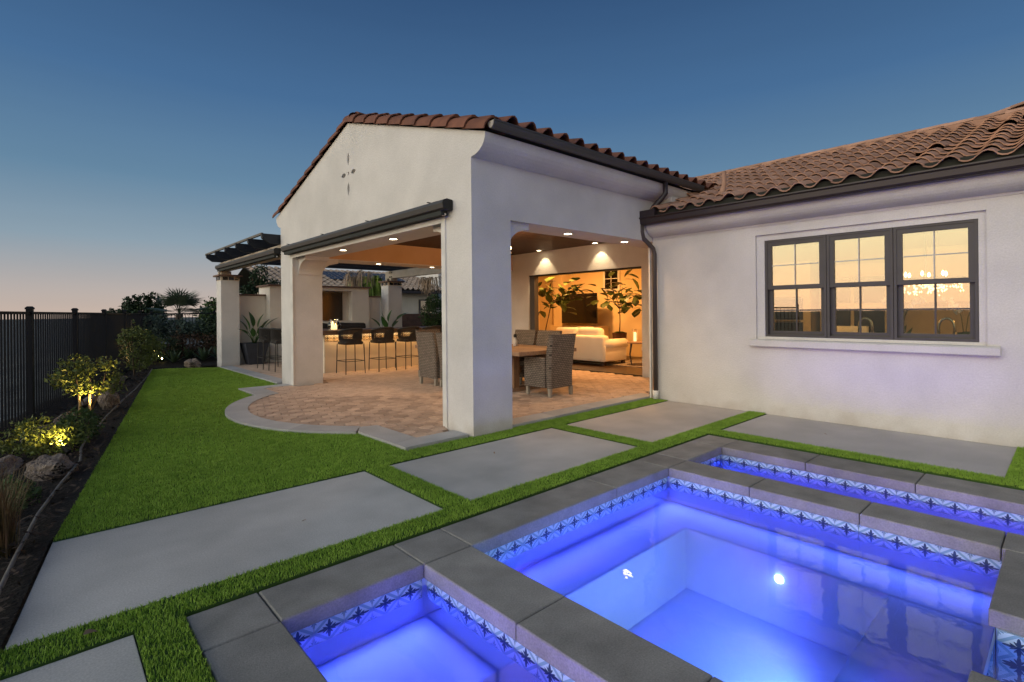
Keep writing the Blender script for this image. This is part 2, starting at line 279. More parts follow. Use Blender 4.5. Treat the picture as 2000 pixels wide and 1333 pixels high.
class MB:
    def __init__(s): s.v = []; s.f = []
    def add(s, vs, fs):
        b = len(s.v); s.v += [tuple(v) for v in vs]; s.f += [tuple(i+b for i in f) for f in fs]; return s
    def box(s, x0, x1, y0, y1, z0, z1):
        return s.add([(x0, y0, z0), (x1, y0, z0), (x1, y1, z0), (x0, y1, z0), (x0, y0, z1), (x1, y0, z1), (x1, y1, z1), (x0, y1, z1)],
                     [(0, 3, 2, 1), (4, 5, 6, 7), (0, 1, 5, 4), (1, 2, 6, 5), (2, 3, 7, 6), (3, 0, 4, 7)])
    def cbox(s, x0, x1, y0, y1, z0, z1, c):
        """box with chamfered top edges"""
        return s.add([(x0, y0, z0), (x1, y0, z0), (x1, y1, z0), (x0, y1, z0), (x0, y0, z1-c), (x1, y0, z1-c), (x1, y1, z1-c), (x0, y1, z1-c),
                      (x0+c, y0+c, z1), (x1-c, y0+c, z1), (x1-c, y1-c, z1), (x0+c, y1-c, z1)],
                     [(0, 3, 2, 1), (8, 9, 10, 11)] + [(i, (i+1) % 4, (i+1) % 4+4, i+4) for i in range(4)] + [(i+4, (i+1) % 4+4, (i+1) % 4+8, i+8) for i in range(4)])
    def prism(s, poly, axis, a, b):
        """2-D outline pushed along an axis: X (y,z), Y (x,z), Z (x,y)"""
        f = {'X': lambda p, t: (t, p[0], p[1]), 'Y': lambda p, t: (p[0], t, p[1]), 'Z': lambda p, t: (p[0], p[1], t)}[axis]
        n = len(poly)
        return s.add([f(p, a) for p in poly] + [f(p, b) for p in poly], [tuple(range(n)), tuple(range(2*n-1, n-1, -1))] + [(i, (i+1) % n, (i+1) % n+n, i+n) for i in range(n)])
    def tube(s, path, r, n=8, caps=True):
        P = [Vector(p) for p in path]; rs = r if isinstance(r, (list, tuple)) else [r]*len(P); base = len(s.v)
        up = Vector((0, 0, 1)); prev = None
        for i, p in enumerate(P):
            d = (P[min(i+1, len(P)-1)] - P[max(i-1, 0)]).normalized()
            a = d.cross(up if abs(d.z) < .95 else Vector((1, 0, 0))).normalized() if prev is None else (prev - d*prev.dot(d)).normalized()
            prev = a; b = d.cross(a)
            for k in range(n):
                t = 2*math.pi*k/n; s.v.append(tuple(p + a*math.cos(t)*rs[i] + b*math.sin(t)*rs[i]))
        for i in range(len(P)-1):
            for k in range(n): s.f.append((base+i*n+k, base+i*n+(k+1) % n, base+(i+1)*n+(k+1) % n, base+(i+1)*n+k))
        if caps: s.f += [tuple(base+k for k in reversed(range(n))), tuple(base+(len(P)-1)*n+k for k in range(n))]
        return s
    def lathe(s, prof, c=(0, 0, 0), n=16):
        b = len(s.v)
        for r, z in prof:
            for k in range(n): t = 2*math.pi*k/n; s.v.append((c[0]+r*math.cos(t), c[1]+r*math.sin(t), c[2]+z))
        for i in range(len(prof)-1):
            for k in range(n): s.f.append((b+i*n+k, b+i*n+(k+1) % n, b+(i+1)*n+(k+1) % n, b+(i+1)*n+k))
        return s
    def strip(s, rows):
        b = len(s.v); n = len(rows[0])
        for r in rows: s.v += [tuple(p) for p in r]
        for i in range(len(rows)-1):
            for k in range(n-1): s.f.append((b+i*n+k, b+i*n+k+1, b+(i+1)*n+k+1, b+(i+1)*n+k))
        return s
    def mesh(s, name, mat, smooth=False, off=(0, 0, 0)):
        me = bpy.data.meshes.new(name); me.from_pydata([(x-off[0], y-off[1], z-off[2]) for x, y, z in s.v], [], s.f)
        me.materials.append(M[mat] if isinstance(mat, str) else mat)
        if smooth: me.polygons.foreach_set('use_smooth', [True]*len(me.polygons))
        bm = bmesh.new(); bm.from_mesh(me); bmesh.ops.recalc_face_normals(bm, faces=bm.faces); bm.to_mesh(me); bm.free()
        return me
    def build(s, name, mat, parent=None, smooth=False):
        return place(name, s.mesh(name, mat, smooth, org(parent)), parent)

def place(name, me, parent=None, loc=None, rot=None, mat4=None, label=None):
    """link a mesh object; loc / mat4 are world values for children of unrotated things"""
    o = bpy.data.objects.new(name, me); COL.objects.link(o)
    if parent: o.parent = parent
    ORG[o.name] = org(parent)
    if mat4 is not None: o.matrix_local = Matrix.Translation(-org(parent)) @ mat4
    else:
        if loc is not None:
            o.location = Vector(loc) - org(parent)
            ORG[o.name] = Vector(loc)
        if rot is not None: o.rotation_euler = rot
    if label: o['label'] = label
    return o
def struct(o): o['kind'] = 'structure'; return o
def stuff(o): o['kind'] = 'stuff'; return o
def copy_tree(o, parent=None):
    c = o.copy(); COL.objects.link(c)
    if parent: c.parent = parent
    for ch in o.children: copy_tree(ch, c)
    return c

def mesh_np(name, V, F, mat, smooth=False):
    me = bpy.data.meshes.new(name); F = np.asarray(F, np.int32); V = np.asarray(V, np.float32); k = F.shape[1]
    me.vertices.add(len(V)); me.vertices.foreach_set('co', V.ravel())
    me.loops.add(F.size); me.loops.foreach_set('vertex_index', F.ravel())
    me.polygons.add(len(F)); me.polygons.foreach_set('loop_start', np.arange(0, F.size, k, dtype=np.int32))
    if smooth: me.polygons.foreach_set('use_smooth', np.ones(len(F), bool))
    me.update(calc_edges=True); me.materials.append(M[mat]); return me
def unit(a): return a/np.maximum(np.linalg.norm(a, axis=-1, keepdims=True), 1e-9)
def leaf_mesh(name, P, size, mat, aspect=.5, up=.3, D=None, jitter=.35, off=(0, 0, 0)):
    """many small folded leaves at points P"""
    n = len(P); d = unit(rng.normal(size=(n, 3)) + np.array([0, 0, up])) if D is None else unit(D + rng.normal(size=(n, 3))*.5)
    a = unit(np.cross(d, rng.normal(size=(n, 3)))); b = np.cross(d, a)
    L = (size*(1 + jitter*rng.normal(size=n))).clip(size*.4, size*1.9)[:, None]; w = L*aspect*.5
    base = P - d*L*.5; tip = P + d*L*.5 - b*L*.12; m1 = P + a*w + b*L*.1; m2 = P - a*w + b*L*.1
    V = np.stack([base, m1, tip, m2], 1).reshape(-1, 3) - np.array(off); i = np.arange(n)[:, None]*4
    F = np.concatenate([i+np.array([[0, 1, 2]]), i+np.array([[0, 2, 3]])], 0)
    return mesh_np(name, V, F, mat)
def cloud(blobs, n, shell=.55):
    """points in the outer part of a set of ellipsoids (x,y,z,rx,ry,rz)"""
    B = np.array(blobs); vol = B[:, 3]*B[:, 4]*B[:, 5]; k = rng.choice(len(B), n, p=vol/vol.sum())
    d = unit(rng.normal(size=(n, 3))); r = (shell + (1-shell)*rng.random(n)**.7 + .16*np.abs(rng.normal(size=n)))[:, None]
    P = B[k, :3] + d*r*B[k, 3:6]
    hole = np.sin(P[:, 0]*11+1.7)*np.sin(P[:, 1]*9+.4)*np.sin(P[:, 2]*10+2.2)     # uneven: thins some pockets
    return P[hole < .42]

# ================================================================== SETTING
# ---- ground: one sheet to the horizon, with a hole for the pools; it falls away beyond the fence
FS = .26                                              # the fence line leans away from the lot's Y axis
def fence_x(y): return -.12 + FS*(y - 9.2)
PX0, PX1, PY0, PY1 = .46, 5.54, -2.6, 2.82
gx = sorted(set([-3000, -900, -300, -120, -60, -30, -16, -9, -5, -3, -2, -1.2, -.6, 0, PX0, 2, PX1, 7, 10, 14, 20, 30, 50, 90, 200, 600, 3000]))
gy = sorted(set([-3000, -600, -120, -30, -8, PY0, 0, PY1, 4, 6, 8, 10, 12, 14, 16, 17.5, 19, 21, 24, 28, 34, 45, 70, 130, 300, 900, 3000]))
def gz(x, y):
    d = max(fence_x(min(max(y, 4), 20)) - .3 - x, (y - 30)*.6)
    t = min(max(d/28, 0), 1); z = -.07 - 9*t*t*(3-2*t)
    return z
b = MB(); ix = {}
for i, x in enumerate(gx):
    for j, y in enumerate(gy): ix[i, j] = len(b.v); b.v.append((x, y, gz(x, y)))
for i in range(len(gx)-1):
    for j in range(len(gy)-1):
        cx, cy = (gx[i]+gx[i+1])/2, (gy[j]+gy[j+1])/2
        if PX0 < cx < PX1 and PY0 < cy < PY1: continue
        b.f.append((ix[i, j], ix[i+1, j], ix[i+1, j+1], ix[i, j+1]))
struct(b.build('ground', 'hill'))

# ---- planting bed
LX0, LY0, LX1, LY1 = .04, 4.31, 2.1, 16.1            # lawn's left edge
def lawn_x(y): return LX0 + (LX1-LX0)*(y-LY0)/(LY1-LY0)
b = MB(); rows = []
for y in np.arange(-1, 19.6, .35):
    xl = fence_x(max(y, 5)) - .12; xr = lawn_x(y) + .01 if y < 16 else 4.2
    if y < LY0: xr = .03 + (y-LY0)*.136
    nn = 9; rows.append([(xl+(xr-xl)*k/nn, y, .008+.05*rng.random()*(k < nn-1)*(1 if k < nn-2 or y > 16 else .3) + (.10 if k < 2 else 0) + (.25*min(1, max(0, (y-16.2)/1.5)))) for k in range(nn+1)])
struct(b.strip(rows).build('planting_bed', 'soil', smooth=True))

V, F = [], []
for k in range(5200):
    y = 2.2 + 14*rng.random()**1.6; x0 = fence_x(max(y, 5)); x1 = lawn_x(y)-.01 if y > LY0 else .02+(y-LY0)*.136; x = x0+(x1-x0)*rng.random()
    a = rng.random()*6.283; l, w = .012+.022*rng.random(), .004+.008*rng.random(); z = .055+.02*rng.random(); d = np.array([math.cos(a), math.sin(a), rng.normal()*.35]); e = np.array([-d[1], d[0], rng.normal()*.35]); p = np.array([x, y, z]); n0 = len(V)
    V += [p-d*l-e*w, p+d*l-e*w*.6, p+d*l*.9+e*w, p-d*l*.8+e*w]; F.append((n0, n0+1, n0+2, n0+3))
mc = stuff(place('mulch_chips', mesh_np('mulch_chips', np.array(V), F, 'chips'))); tag(mc, 'dark bark chips strewn over the planting bed', 'mulch')

# ---- patio: arc-edged paving of hexagonal clay pavers with a concrete border
AC, AR = (4.39, 7.50), 2.57
def arc(r, y0, y1, n):
    t0, t1 = [math.acos(max(-1, min(1, (y-AC[1])/r))) for y in (y0, y1)]
    return [(AC[0]-r*math.sin(t0+(t1-t0)*k/n), AC[1]+r*math.cos(t0+(t1-t0)*k/n)) for k in range(n+1)]
patio = struct(bpy.data.objects.new('patio', None)); COL.objects.link(patio); ORG[patio.name] = Vector((0, 0, 0))
outline = [(2.70, 4.58), (2.68, 5.60)] + arc(AR, 5.6, 9.42, 24) + [(2.66, 10.42), (3.44, 10.42), (3.44, 15.6), (9.2, 15.6), (9.2, 4.58)]
MB().prism(outline, 'Z', -.05, .004).build('bedding', 'sand', patio)
# border stones
def seg(p): MB().prism(p, 'Z', -.05, .041).build('border_stone', 'border', patio)
seg([(2.70, 4.58), (3.50, 4.58), (3.50, 4.86), (3.0, 4.86), (2.70, 4.80)])
seg([(2.70, 4.806), (3.0, 4.866), (3.0, 5.74), (2.80, 5.80), (2.683, 5.595)])
oa, ia = arc(AR, 5.6, 9.42, 25), arc(AR-.29, 5.85, 9.15, 25)
oa, ia = arc(AR, 5.6, 9.40, 25), arc(AR-.29, 5.84, 9.16, 25)
for k in range(5):
    o_, i_ = oa[k*5:k*5+6], ia[k*5:k*5+6]
    g_ = .0025; o_ = [(x, y+(g_ if j == 0 else -g_ if j == 5 else 0)) for j, (x, y) in enumerate(o_)]; i_ = [(x, y+(g_ if j == 0 else -g_ if j == 5 else 0)) for j, (x, y) in enumerate(i_)]
    seg(o_ + i_[::-1])
seg([(2.66, 9.41), (2.80, 9.17), (3.0, 9.26), (3.0, 10.12), (2.66, 10.42)])
seg([(2.666, 10.425), (3.004, 10.126), (3.50, 10.16), (3.50, 10.425)])
for k in range(4): seg([(3.44, 10.73+k*1.12), (3.72, 10.73+k*1.12), (3.72, 11.845+k*1.12), (3.44, 11.845+k*1.12)])
for k in range(4): seg([(4.14+k*.79, 4.58), (4.925+k*.79, 4.58), (4.925+k*.79, 4.86), (4.14+k*.79, 4.86)])
# pavers
HS = .108; hexp = [(HS*math.cos(R_(60*k)), HS*math.sin(R_(60*k))) for k in range(6)]      # circumradius
def hexmesh(sc):
    b = MB(); lo = [(x*sc, y*sc, -.04) for x, y in hexp]; mi = [(x*sc, y*sc, .023) for x, y in hexp]; hi = [(x*(sc-.05), y*(sc-.05), .03) for x, y in hexp]
    return b.add(lo+mi+hi, [tuple(range(12, 18))] + [(i, (i+1) % 6, (i+1) % 6+6, i+6) for i in range(6)] + [(i+6, (i+1) % 6+6, (i+1) % 6+12, i+12) for i in range(6)])
hm = hexmesh(.972).mesh('paver', 'paver')
PA = R_(45-90)                                        # paver points lie across the view, flats face it
ca, sa = math.cos(PA), math.sin(PA); cells = []
def in_patio(x, y):
    if y < 4.82 or y > 15.5 or x > 9.16: return False
    if x < 3.04:
        return ((x-AC[0])**2 + (y-AC[1])**2 < (AR-.22)**2 and 5.7 < y < 9.3) or (x > 2.90 and 4.84 < y < 10.15)
    if x < 3.70 and y > 10.15: return False
    if 3.45 < x < 4.2 and (y < 5.15 or 9.98 < y < 10.8): return False
    if x > 4.75 and 11.65 < y < 14.6: return False
    return True
for i in range(-70, 90):
    for j in range(-90, 90):
        lx = i*HS*1.5; ly = (j + .5*(i % 2))*HS*math.sqrt(3); x = 5 + lx*ca - ly*sa; y = 8 + lx*sa + ly*ca
        if in_patio(x, y): cells.append((x, y))
cells.sort(key=lambda c: c[0]*FW.x + c[1]*FW.y + (4 if c[1] < 5.4 and c[0] > 4 else 0))
near, far = cells[:300], cells[300:]
for x, y in near:
    o = place('paver', hm, patio); o.location = (x, y, .004+random.uniform(-.002, .002)); o.rotation_euler = (random.uniform(-.006, .006), random.uniform(-.006, .006), PA)
hb = hexmesh(.972); V = []; F = []
for x, y in far:
    n0 = len(V); dz = random.uniform(-.002, .002); V += [(x+vx*ca-vy*sa, y+vx*sa+vy*ca, vz+.004+dz) for vx, vy, vz in hb.v]; F += [tuple(i+n0 for i in f) for f in hb.f]
far_b = MB(); far_b.v = V; far_b.f = F
stuff(far_b.build('distant_pavers', 'paver', patio))

# ---- concrete slabs of the deck
deck = struct(bpy.data.objects.new('pool_deck', None)); COL.objects.link(deck); ORG[deck.name] = Vector((0, 0, 0))
def slab(poly, m='slab'):
    MB().prism(poly, 'Z', -.09, 0.0).build('slab', m, deck)
slab([(-.13, 3.035), (2.10, 3.035), (2.10, 4.265), (.04, 4.30)])
slab([(2.335, 3.035), (4.51, 3.035), (4.51, 4.263), (2.335, 4.263)])
slab([(4.74, 3.035), (7.15, 3.035), (7.15, 4.30), (4.74, 4.263)], 'slab_warm')
slab([(5.80, .41), (7.15, .41), (7.15, 2.80), (5.80, 2.80)], 'slab_warm')
slab([(5.80, -2.4), (7.15, -2.4), (7.15, .22), (5.80, .22)], 'slab_warm')
slab([(-1.6, 1.0), (.285, 1.0), (.285, 2.80), (-1.6, 2.80)])
slab([(-1.6, -2.4), (.285, -2.4), (.285, .8), (-1.6, .8)])

# ---- artificial turf: blades, uncountable
polys = []
def rect(x0, x1, y0, y1): return [(x0, y0), (x1, y0), (x1, y1), (x0, y1)]
strips = [rect(-.6, 7.14, 2.81, 3.03), rect(2.107, 2.33, 3.03, 4.27), rect(4.515, 4.735, 3.03, 4.27), rect(2.72, 7.13, 4.27, 4.57), rect(5.545, 5.795, -2.4, 2.81), rect(.29, .475, -2.4, 2.81), rect(5.795, 7.14, .225, .405)]
lawn = [(LX0, LY0-.03), (2.1, 4.27), (2.70, 4.27), (2.70, 4.58), (2.68, 5.60)] + arc(AR+.005, 5.6, 9.42, 20) + [(2.66, 10.43), (3.43, 10.43), (3.43, 15.2), (LX1, LY1)]
tb = MB()
for p in strips + [lawn]: tb.prism(p, 'Z', -.06, .006)
struct(tb.build('turf_backing', 'turf_base'))
def inpoly(P, poly):
    x, y = P[:, 0], P[:, 1]; c = np.zeros(len(P), bool); q = np.array(poly)
    for (x0, y0), (x1, y1) in zip(q, np.roll(q, -1, 0)):
        if y0 == y1: continue
        m = ((y0 > y) != (y1 > y)) & (x < (x1-x0)*(y-y0)/(y1-y0)+x0); c ^= m
    return c
def blades(poly, dens, w, h, ylo=-99, yhi=99):
    q = np.array(poly); lo, hi = q.min(0), q.max(0); lo[1] = max(lo[1], ylo); hi[1] = min(hi[1], yhi)
    n = int(dens*np.prod(hi-lo)); P = lo + rng.random((n, 2))*(hi-lo); P = P[inpoly(P, poly)]; n = len(P)
    b0 = np.c_[P, np.full(n, .004)]; th = rng.random(n)*2*np.pi; a = np.c_[np.cos(th), np.sin(th), np.zeros(n)]*(w*.5)
    ln = rng.normal(size=(n, 2))*.28; H = h*(.75+.45*rng.random(n)); mid = b0 + np.c_[ln*H[:, None]*.4, H*.6]; tip = b0 + np.c_[ln*H[:, None]*1.15, H]
    V = np.stack([b0-a, b0+a, mid+a*.85, mid-a*.85, tip], 1).reshape(-1, 3); i = np.arange(n)[:, None]*5
    return V, np.stack([i+np.array([[0, 1, 2]]), i+np.array([[0, 2, 3]]), i+np.array([[3, 2, 4]])], 1).reshape(-1, 3)
Vs, Fs, k0 = [], [], 0
for p in strips:
    V, F = blades(p, 24000, .0032, .019); Vs.append(V); Fs.append(F+k0); k0 += len(V)
for y0, y1, dn, w, h in ((4.2, 6, 20000, .0034, .021), (6, 8, 12000, .0045, .022), (8, 11, 7500, .0065, .024), (11, 16.3, 4200, .010, .027)):
    V, F = blades(lawn, dn, w, h, y0, y1); Vs.append(V); Fs.append(F+k0); k0 += len(V)
go = place('grass', mesh_np('grass', np.concatenate(Vs), np.concatenate(Fs), 'turf'))
stuff(go); tag(go, 'short bright green artificial turf of the lawn and the strips', 'grass')

# ================================================================== POOLS
pool = thing('pool', 'blue lit spa and narrow pools edged with grey coping', 'pool', (3, 1, -.9))
YO, YI = 2.80, 2.46
XL0, XL1, XA0, XA1, XB0, XB1, XR0, XR1 = .48, .80, 1.56, 1.896, 4.109, 4.441, 5.127, 5.52
CT = .08; OV = .025; WZ = -.13; TZ = -.23; YEND = -2.2
def cop(x0, x1, y0, y1):
    g = .003; MB().cbox(x0+g, x1-g, y0+g, y1-g, -CT, 0, .006).build('coping_stone', 'coping', pool)
xs = [XL0, .795, XA0, XA1, 3.346, XB0, XB1, XR0, XR1]
for a_, c_ in zip(xs[:-1], xs[1:]): cop(a_, c_, YI, YO)
for ys, (a_, c_) in (([YI, 1.62, .8, -.05, -.9, YEND], (XL0, XL1)), ([YI, 1.709, .95, .2, -.6, YEND], (XA0, XA1)), ([YI, 1.753, 1.011, .307, -.45, -1.2, YEND], (XB0, XB1)), ([YI, 1.679, .878, .10, -.7, YEND], (XR0, XR1))):
    for q, p in zip(ys[:-1], ys[1:]): cop(a_, c_, p, q)
cop(3.24, XB0, -.05, .29); cop(XA1, 2.65, -.05, .29)
cop(XL0, XA0, YEND-.33, YEND); cop(XA0, XR1, YEND-.33, YEND)
# solid walls under the coping, plaster basins
T = .03
def basin(x0, x1, y0, y1, floor, ledges=(), curb=-.081):
    b = MB()
    x0 -= OV; x1 += OV; y0 -= OV; y1 += OV
    for r in ([(x0, y0), (x1, y0)], [(x1, y0), (x1, y1)], [(x1, y1), (x0, y1)], [(x0, y1), (x0, y0)]):
        (ax, ay), (bx_, by) = r; b.add([(ax, ay, floor), (bx_, by, floor), (bx_, by, curb), (ax, ay, curb)], [(0, 1, 2, 3)])
    b.add([(x0, y0, floor), (x1, y0, floor), (x1, y1, floor), (x0, y1, floor)], [(0, 1, 2, 3)])
    for l in ledges: b.box(*l)
    return b.build('basin', 'plaster', pool)
basin(XL1, XA0, YEND, YI, -.62, [(XL1-.02, XA0+.02, 1.86, YI+.02, -.61, -.30)])
basin(XA1, XB0, .29, YI, -.78, [(3.70, XB0+.02, .28, YI+.02, -.77, -.30), (XA1-.02, 3.698, 2.07, YI+.02, -.77, -.301), (XA1-.02, 3.698, .28, .76, -.77, -.302), (XA1-.02, 2.28, 1.55, 2.068, -.77, -.303)])
basin(XB1, XR0, YEND, YI, -.45)
basin(XA1, XB0, YEND, -.05, -1.1)
MB().box(2.65, 3.24, -.05, .262, -.5, -.19).build('spillway_sill', 'plaster', pool)
# printed waterline tiles
TW, TH = .144, .112
tm = MB().box(-.006, 0, -TW/2+.0012, TW/2-.0012, -TH/2, TH/2).mesh('waterline_tile', 'ptile')
uvl = tm.uv_layers.new(name='uv')
for li in tm.loops:
    v = tm.vertices[li.vertex_index].co; uvl.data[li.index].uv = ((v.y+TW/2)/TW, (v.z+TH/2)/TH)
def tiles(axis, c, a0, a1, zc=-CT-TH/2-.001, me=tm, parent=pool):
    n = max(1, int(round((a1-a0)/TW))); st = (a1-a0)/n
    for k in range(n):
        t = a0 + st*(k+.5)
        if axis == 'x': o = place('waterline_tile', me, parent, loc=(c, t, zc)); o.scale = (1, st/TW, 1)        # faces -X
        else: o = place('waterline_tile', me, parent, loc=(t, c, zc), rot=(0, 0, math.pi/2)); o.scale = (1, st/TW, 1)   # faces -Y
tiles('y', YI+OV-.001, XL1, XA0); tiles('x', XA0+OV-.001, -.3, YI)
tiles('y', YI+OV-.001, XA1, XB0); tiles('x', XB0+OV-.001, .30, YI)
tiles('y', YI+OV-.001, XB1, XR0); tiles('x', XR0+OV-.001, -.6, YI)
# spillway tiles laid flat under the running water
fm = MB().box(-TW/2+.001, TW/2-.001, -TW/2+.001, TW/2-.001, -.006, 0).mesh('spillway_tile', 'ptile'); uvf = fm.uv_layers.new(name='uv')
for li in fm.loops:
    v = fm.vertices[li.vertex_index].co; uvf.data[li.index].uv = ((v.x+TW/2)/TW, (v.y+TW/2)/TW)
for i in range(4):
    for k in range(2): o = place('spillway_tile', fm, pool, loc=(2.65+.0737+i*.1475, .185-k*.147, -.183)); o.scale = (1.022, 1.015, 1)
# water: a body with a little scatter under a reflecting surface
wm = M['water']; WN, WL = wm.node_tree.nodes, wm.node_tree.links
vs = WN.new('ShaderNodeVolumeScatter'); vs.inputs['Color'].default_value = (.25, .40, 1., 1); vs.inputs['Density'].default_value = .9; vs.inputs['Anisotropy'].default_value = .2
WL.new(vs.outputs[0], WN['Material Output'].inputs['Volume'])
def water(x0, x1, y0, y1, z=WZ, zb=-.8):
    q = OV-.004; o = MB().box(x0-q, x1+q, y0-q, y1+q, zb, z).build('water', 'water'); return struct(o)
water(XL1, XA0, YEND, YI, zb=-.64); water(XA1, XB0, .29, YI, zb=-.80); water(XB1, XR0, YEND, YI, zb=-.47); water(XA1, XB0, YEND, -.05, -.45, -1.12)
struct(MB().box(2.652, 3.238, -.05, .264, -.176, WZ-.002).build('water', 'water'))
# pool lamps: a lit lens and its light; the near-wall ones are added
def pool_light(p, d, power, col=(.10, .13, 1.), r=.05, lens=True, ang=150, parent=pool):
    d = Vector(d).normalized(); p = Vector(p)
    if lens:
        q = d.to_track_quat('Z', 'Y').to_matrix().to_4x4()
        me = MB().lathe([(0, .012), (r*.7, .010), (r, 0), (r*1.25, 0)], n=14).mesh('lamp_lens', 'pool_lamp'); place('lamp_lens', me, parent, mat4=Matrix.Translation(p) @ q)
    ld = bpy.data.lights.new('pool_lamp', 'SPOT'); ld.energy = power; ld.color = col; ld.spot_size = R_(ang); ld.spot_blend = .8; ld.shadow_soft_size = .06
    lo = bpy.data.objects.new('pool_lamp', ld); COL.objects.link(lo); lo.parent = parent; lo.matrix_local = Matrix.Translation(p+d*.03-org(parent)) @ d.to_track_quat('-Z', 'Y').to_matrix().to_4x4()
BLU, VIO, CYA = (.055, .06, 1.), (.15, .055, 1.), (.07, .16, 1.)
pool_light((3.695, 1.38, -.44), (-1, 0, -.15), 70, BLU, r=.022)
for k, y_ in enumerate((.50, .95, 1.40, 1.85, 2.25)): pool_light((XA1-.02, y_, -.17), (1, 0, .0), 170, (VIO, BLU)[k % 2], r=.02, ang=30)  # added lamps on the unseen wall face, to light tiles and coping
for k, x_ in enumerate((2.0, 2.4)): pool_light((x_, .285, -.17), (.35, 1, .0), 85, (BLU, CYA)[k % 2], r=.02, ang=32)  # two more added lamps out of view, aimed at the far tile row
pool_light((2.75, .765, -.55), (0, 1, -.35), 210, (.11, .22, 1.), r=.03)
for k, y_ in enumerate((.2, .8, 1.4, 2.0)): pool_light((XL1-.02, y_, -.17), (1, .2, .03), 26, (VIO, BLU)[k % 2], r=.02, ang=90)  # added on the hidden near wall to brighten the left pool
for x_ in (1.0, 1.35): pool_light((x_, -.9, -.17), (0, 1, .0), 190, VIO, r=.02, ang=26)  # added narrow beams, unseen, for the end tiles of the left pool
pool_light((1.2, -.6, -.42), (0, 1, -.1), 85, (.12, .30, 1.), r=.03)
for k, y_ in enumerate((-.6, .0, .6, 1.2, 1.8)): pool_light((XB1-.02, y_, -.17), (1, .2, .03), 13, VIO, r=.02, ang=100)  # added along the hidden wall, throwing violet on the opposite tiles
pool_light((4.78, -1.6, -.3), (0, 1, -.1), 45, BLU, r=.03)
# added strips of fill light, imitating what the water surface mirrors down onto benches
def fill_strip(axis, c, a0, a1, power, col, sgn=-1):
    n = (a1-a0); z = WZ-.012; p = (c, (a0+a1)/2, z) if axis == 'x' else ((a0+a1)/2, c, z)
    ld = bpy.data.lights.new('light_strip', 'AREA'); ld.shape = 'RECTANGLE'; ld.size = .012 if axis == 'x' else n; ld.size_y = n if axis == 'x' else .012; ld.energy = power; ld.color = col; ld.spread = R_(118)
    lo = bpy.data.objects.new('light_strip', ld); COL.objects.link(lo); lo.parent = pool; lo.location = Vector(p) - org(pool); lo.rotation_euler = (0, R_(58)*-sgn, 0) if axis == 'x' else (R_(58)*sgn, 0, 0)
fill_strip('x', XB0+.010, .32, YI-.03, 8.5, (.08, .12, 1.)); fill_strip('y', YI+.010, XA1+.03, XB0-.03, 8.5, (.08, .11, 1.)); fill_strip('y', .285, XA1+.03, 2.6, 4, (.05, .13, 1.), 1)
fill_strip('y', YI+.010, XL1+.03, XA0-.03, 3.6, (.08, .11, 1.)); fill_strip('x', XA0+.010, -1.5, YI-.03, 10, (.09, .10, 1.))
fill_strip('x', XR0+.010, -1.8, YI-.03, 10, (.10, .07, 1.)); fill_strip('y', YI+.010, XB1+.03, XR0-.03, 2, (.05, .12, 1.))
fill_strip('x', 2.664, -.02, .25, 3, CYA, 1)  # added fill for the spillway tiles, no fixture there
# solid spa wall either side of the spillway, tiled towards it
for x0, x1 in ((3.24, XB0+.02), (XA1-.02, 2.65)): MB().box(x0, x1, -.03, .262, -1.1, -.0815).build('spa_wall', 'plaster', pool)
tiles('x', 3.2395, -.03, .258)

# ================================================================== PAVILION (covered patio)
XG, YP, YL = 3.533, 4.528, 10.714
XP, YPI, YLI = 4.12, 5.075, 10.053
ZL, ZC, ZE, ZR, YRG = 2.49, 3.13, 3.35, 4.36, 7.621
XS = 9.206
pav = thing('covered_patio', 'white stucco covered patio with gabled tile roof and open sides', 'pavilion', (6.4, 7.6, 0))
def cove(y, s, n=7):      # eave cove seen in section: from the wall up and out; s = outward sign
    return [(y + s*.25*math.sin(t*math.pi/2), ZC + .20*(1-math.cos(t*math.pi/2))) for t in [k/n for k in range(n+1)]]
right = cove(YP, -1); left = cove(YL, 1)
MB().box(XG, XP, YP, YPI, 0, ZL).build('pillar', 'stucco', pav)
MB().box(XG, XP-.025, YLI, YL, 0, ZL).build('pillar', 'stucco', pav)
gable = [(YP, ZL), (YL, ZL)] + left + [(YL+.25, ZE), (YRG, ZR), (YP-.25, ZE)] + right[::-1]
# the gable ornament: four pierced petals and a dot; built as recesses in a plaque-free wall
gw = MB().prism(gable, 'X', XG, XP).build('gable_wall', 'stucco', pav)
def petal(w, h, n=10): return [(w*math.sin(2*math.pi*k/(2*n))*1., h*math.cos(2*math.pi*k/(2*n))) for k in range(2*n)]
def lens_shape(w, h, n=8):
    r = []
    for k in range(n+1): t = k/n; r.append((w*math.sin(math.pi*t), h*(1-2*t)))
    for k in range(1, n): t = k/n; r.append((-w*math.sin(math.pi*t), -h*(1-2*t)))
    return r
cut = MB()
for dy, dz, w, h in ((0, .24-.015, .038, .105), (0, -.24-.0, .038, .105)): cut.prism([(7.62+dy+a_, 3.575+dz+c_) for a_, c_ in lens_shape(w, h)], 'X', XG-.1, XG+.07)
for dy in (-.17, .17): cut.prism([(7.62+dy+c_, 3.575+a_) for a_, c_ in lens_shape(.038, .085)], 'X', XG-.1, XG+.07)
cut.prism([(7.62+.022*math.cos(t), 3.575+.03*math.sin(t)) for t in np.linspace(0, 2*math.pi, 11)[:-1]], 'X', XG-.1, XG+.07)
co = cut.build('cutter', 'stucco'); md = gw.modifiers.new('bool', 'BOOLEAN'); md.object = co; md.operation = 'DIFFERENCE'; md.solver = 'EXACT'
dg = bpy.context.evaluated_depsgraph_get(); me2 = bpy.data.meshes.new_from_object(gw.evaluated_get(dg)); gw.modifiers.clear(); gw.data = me2; bpy.data.objects.remove(co)
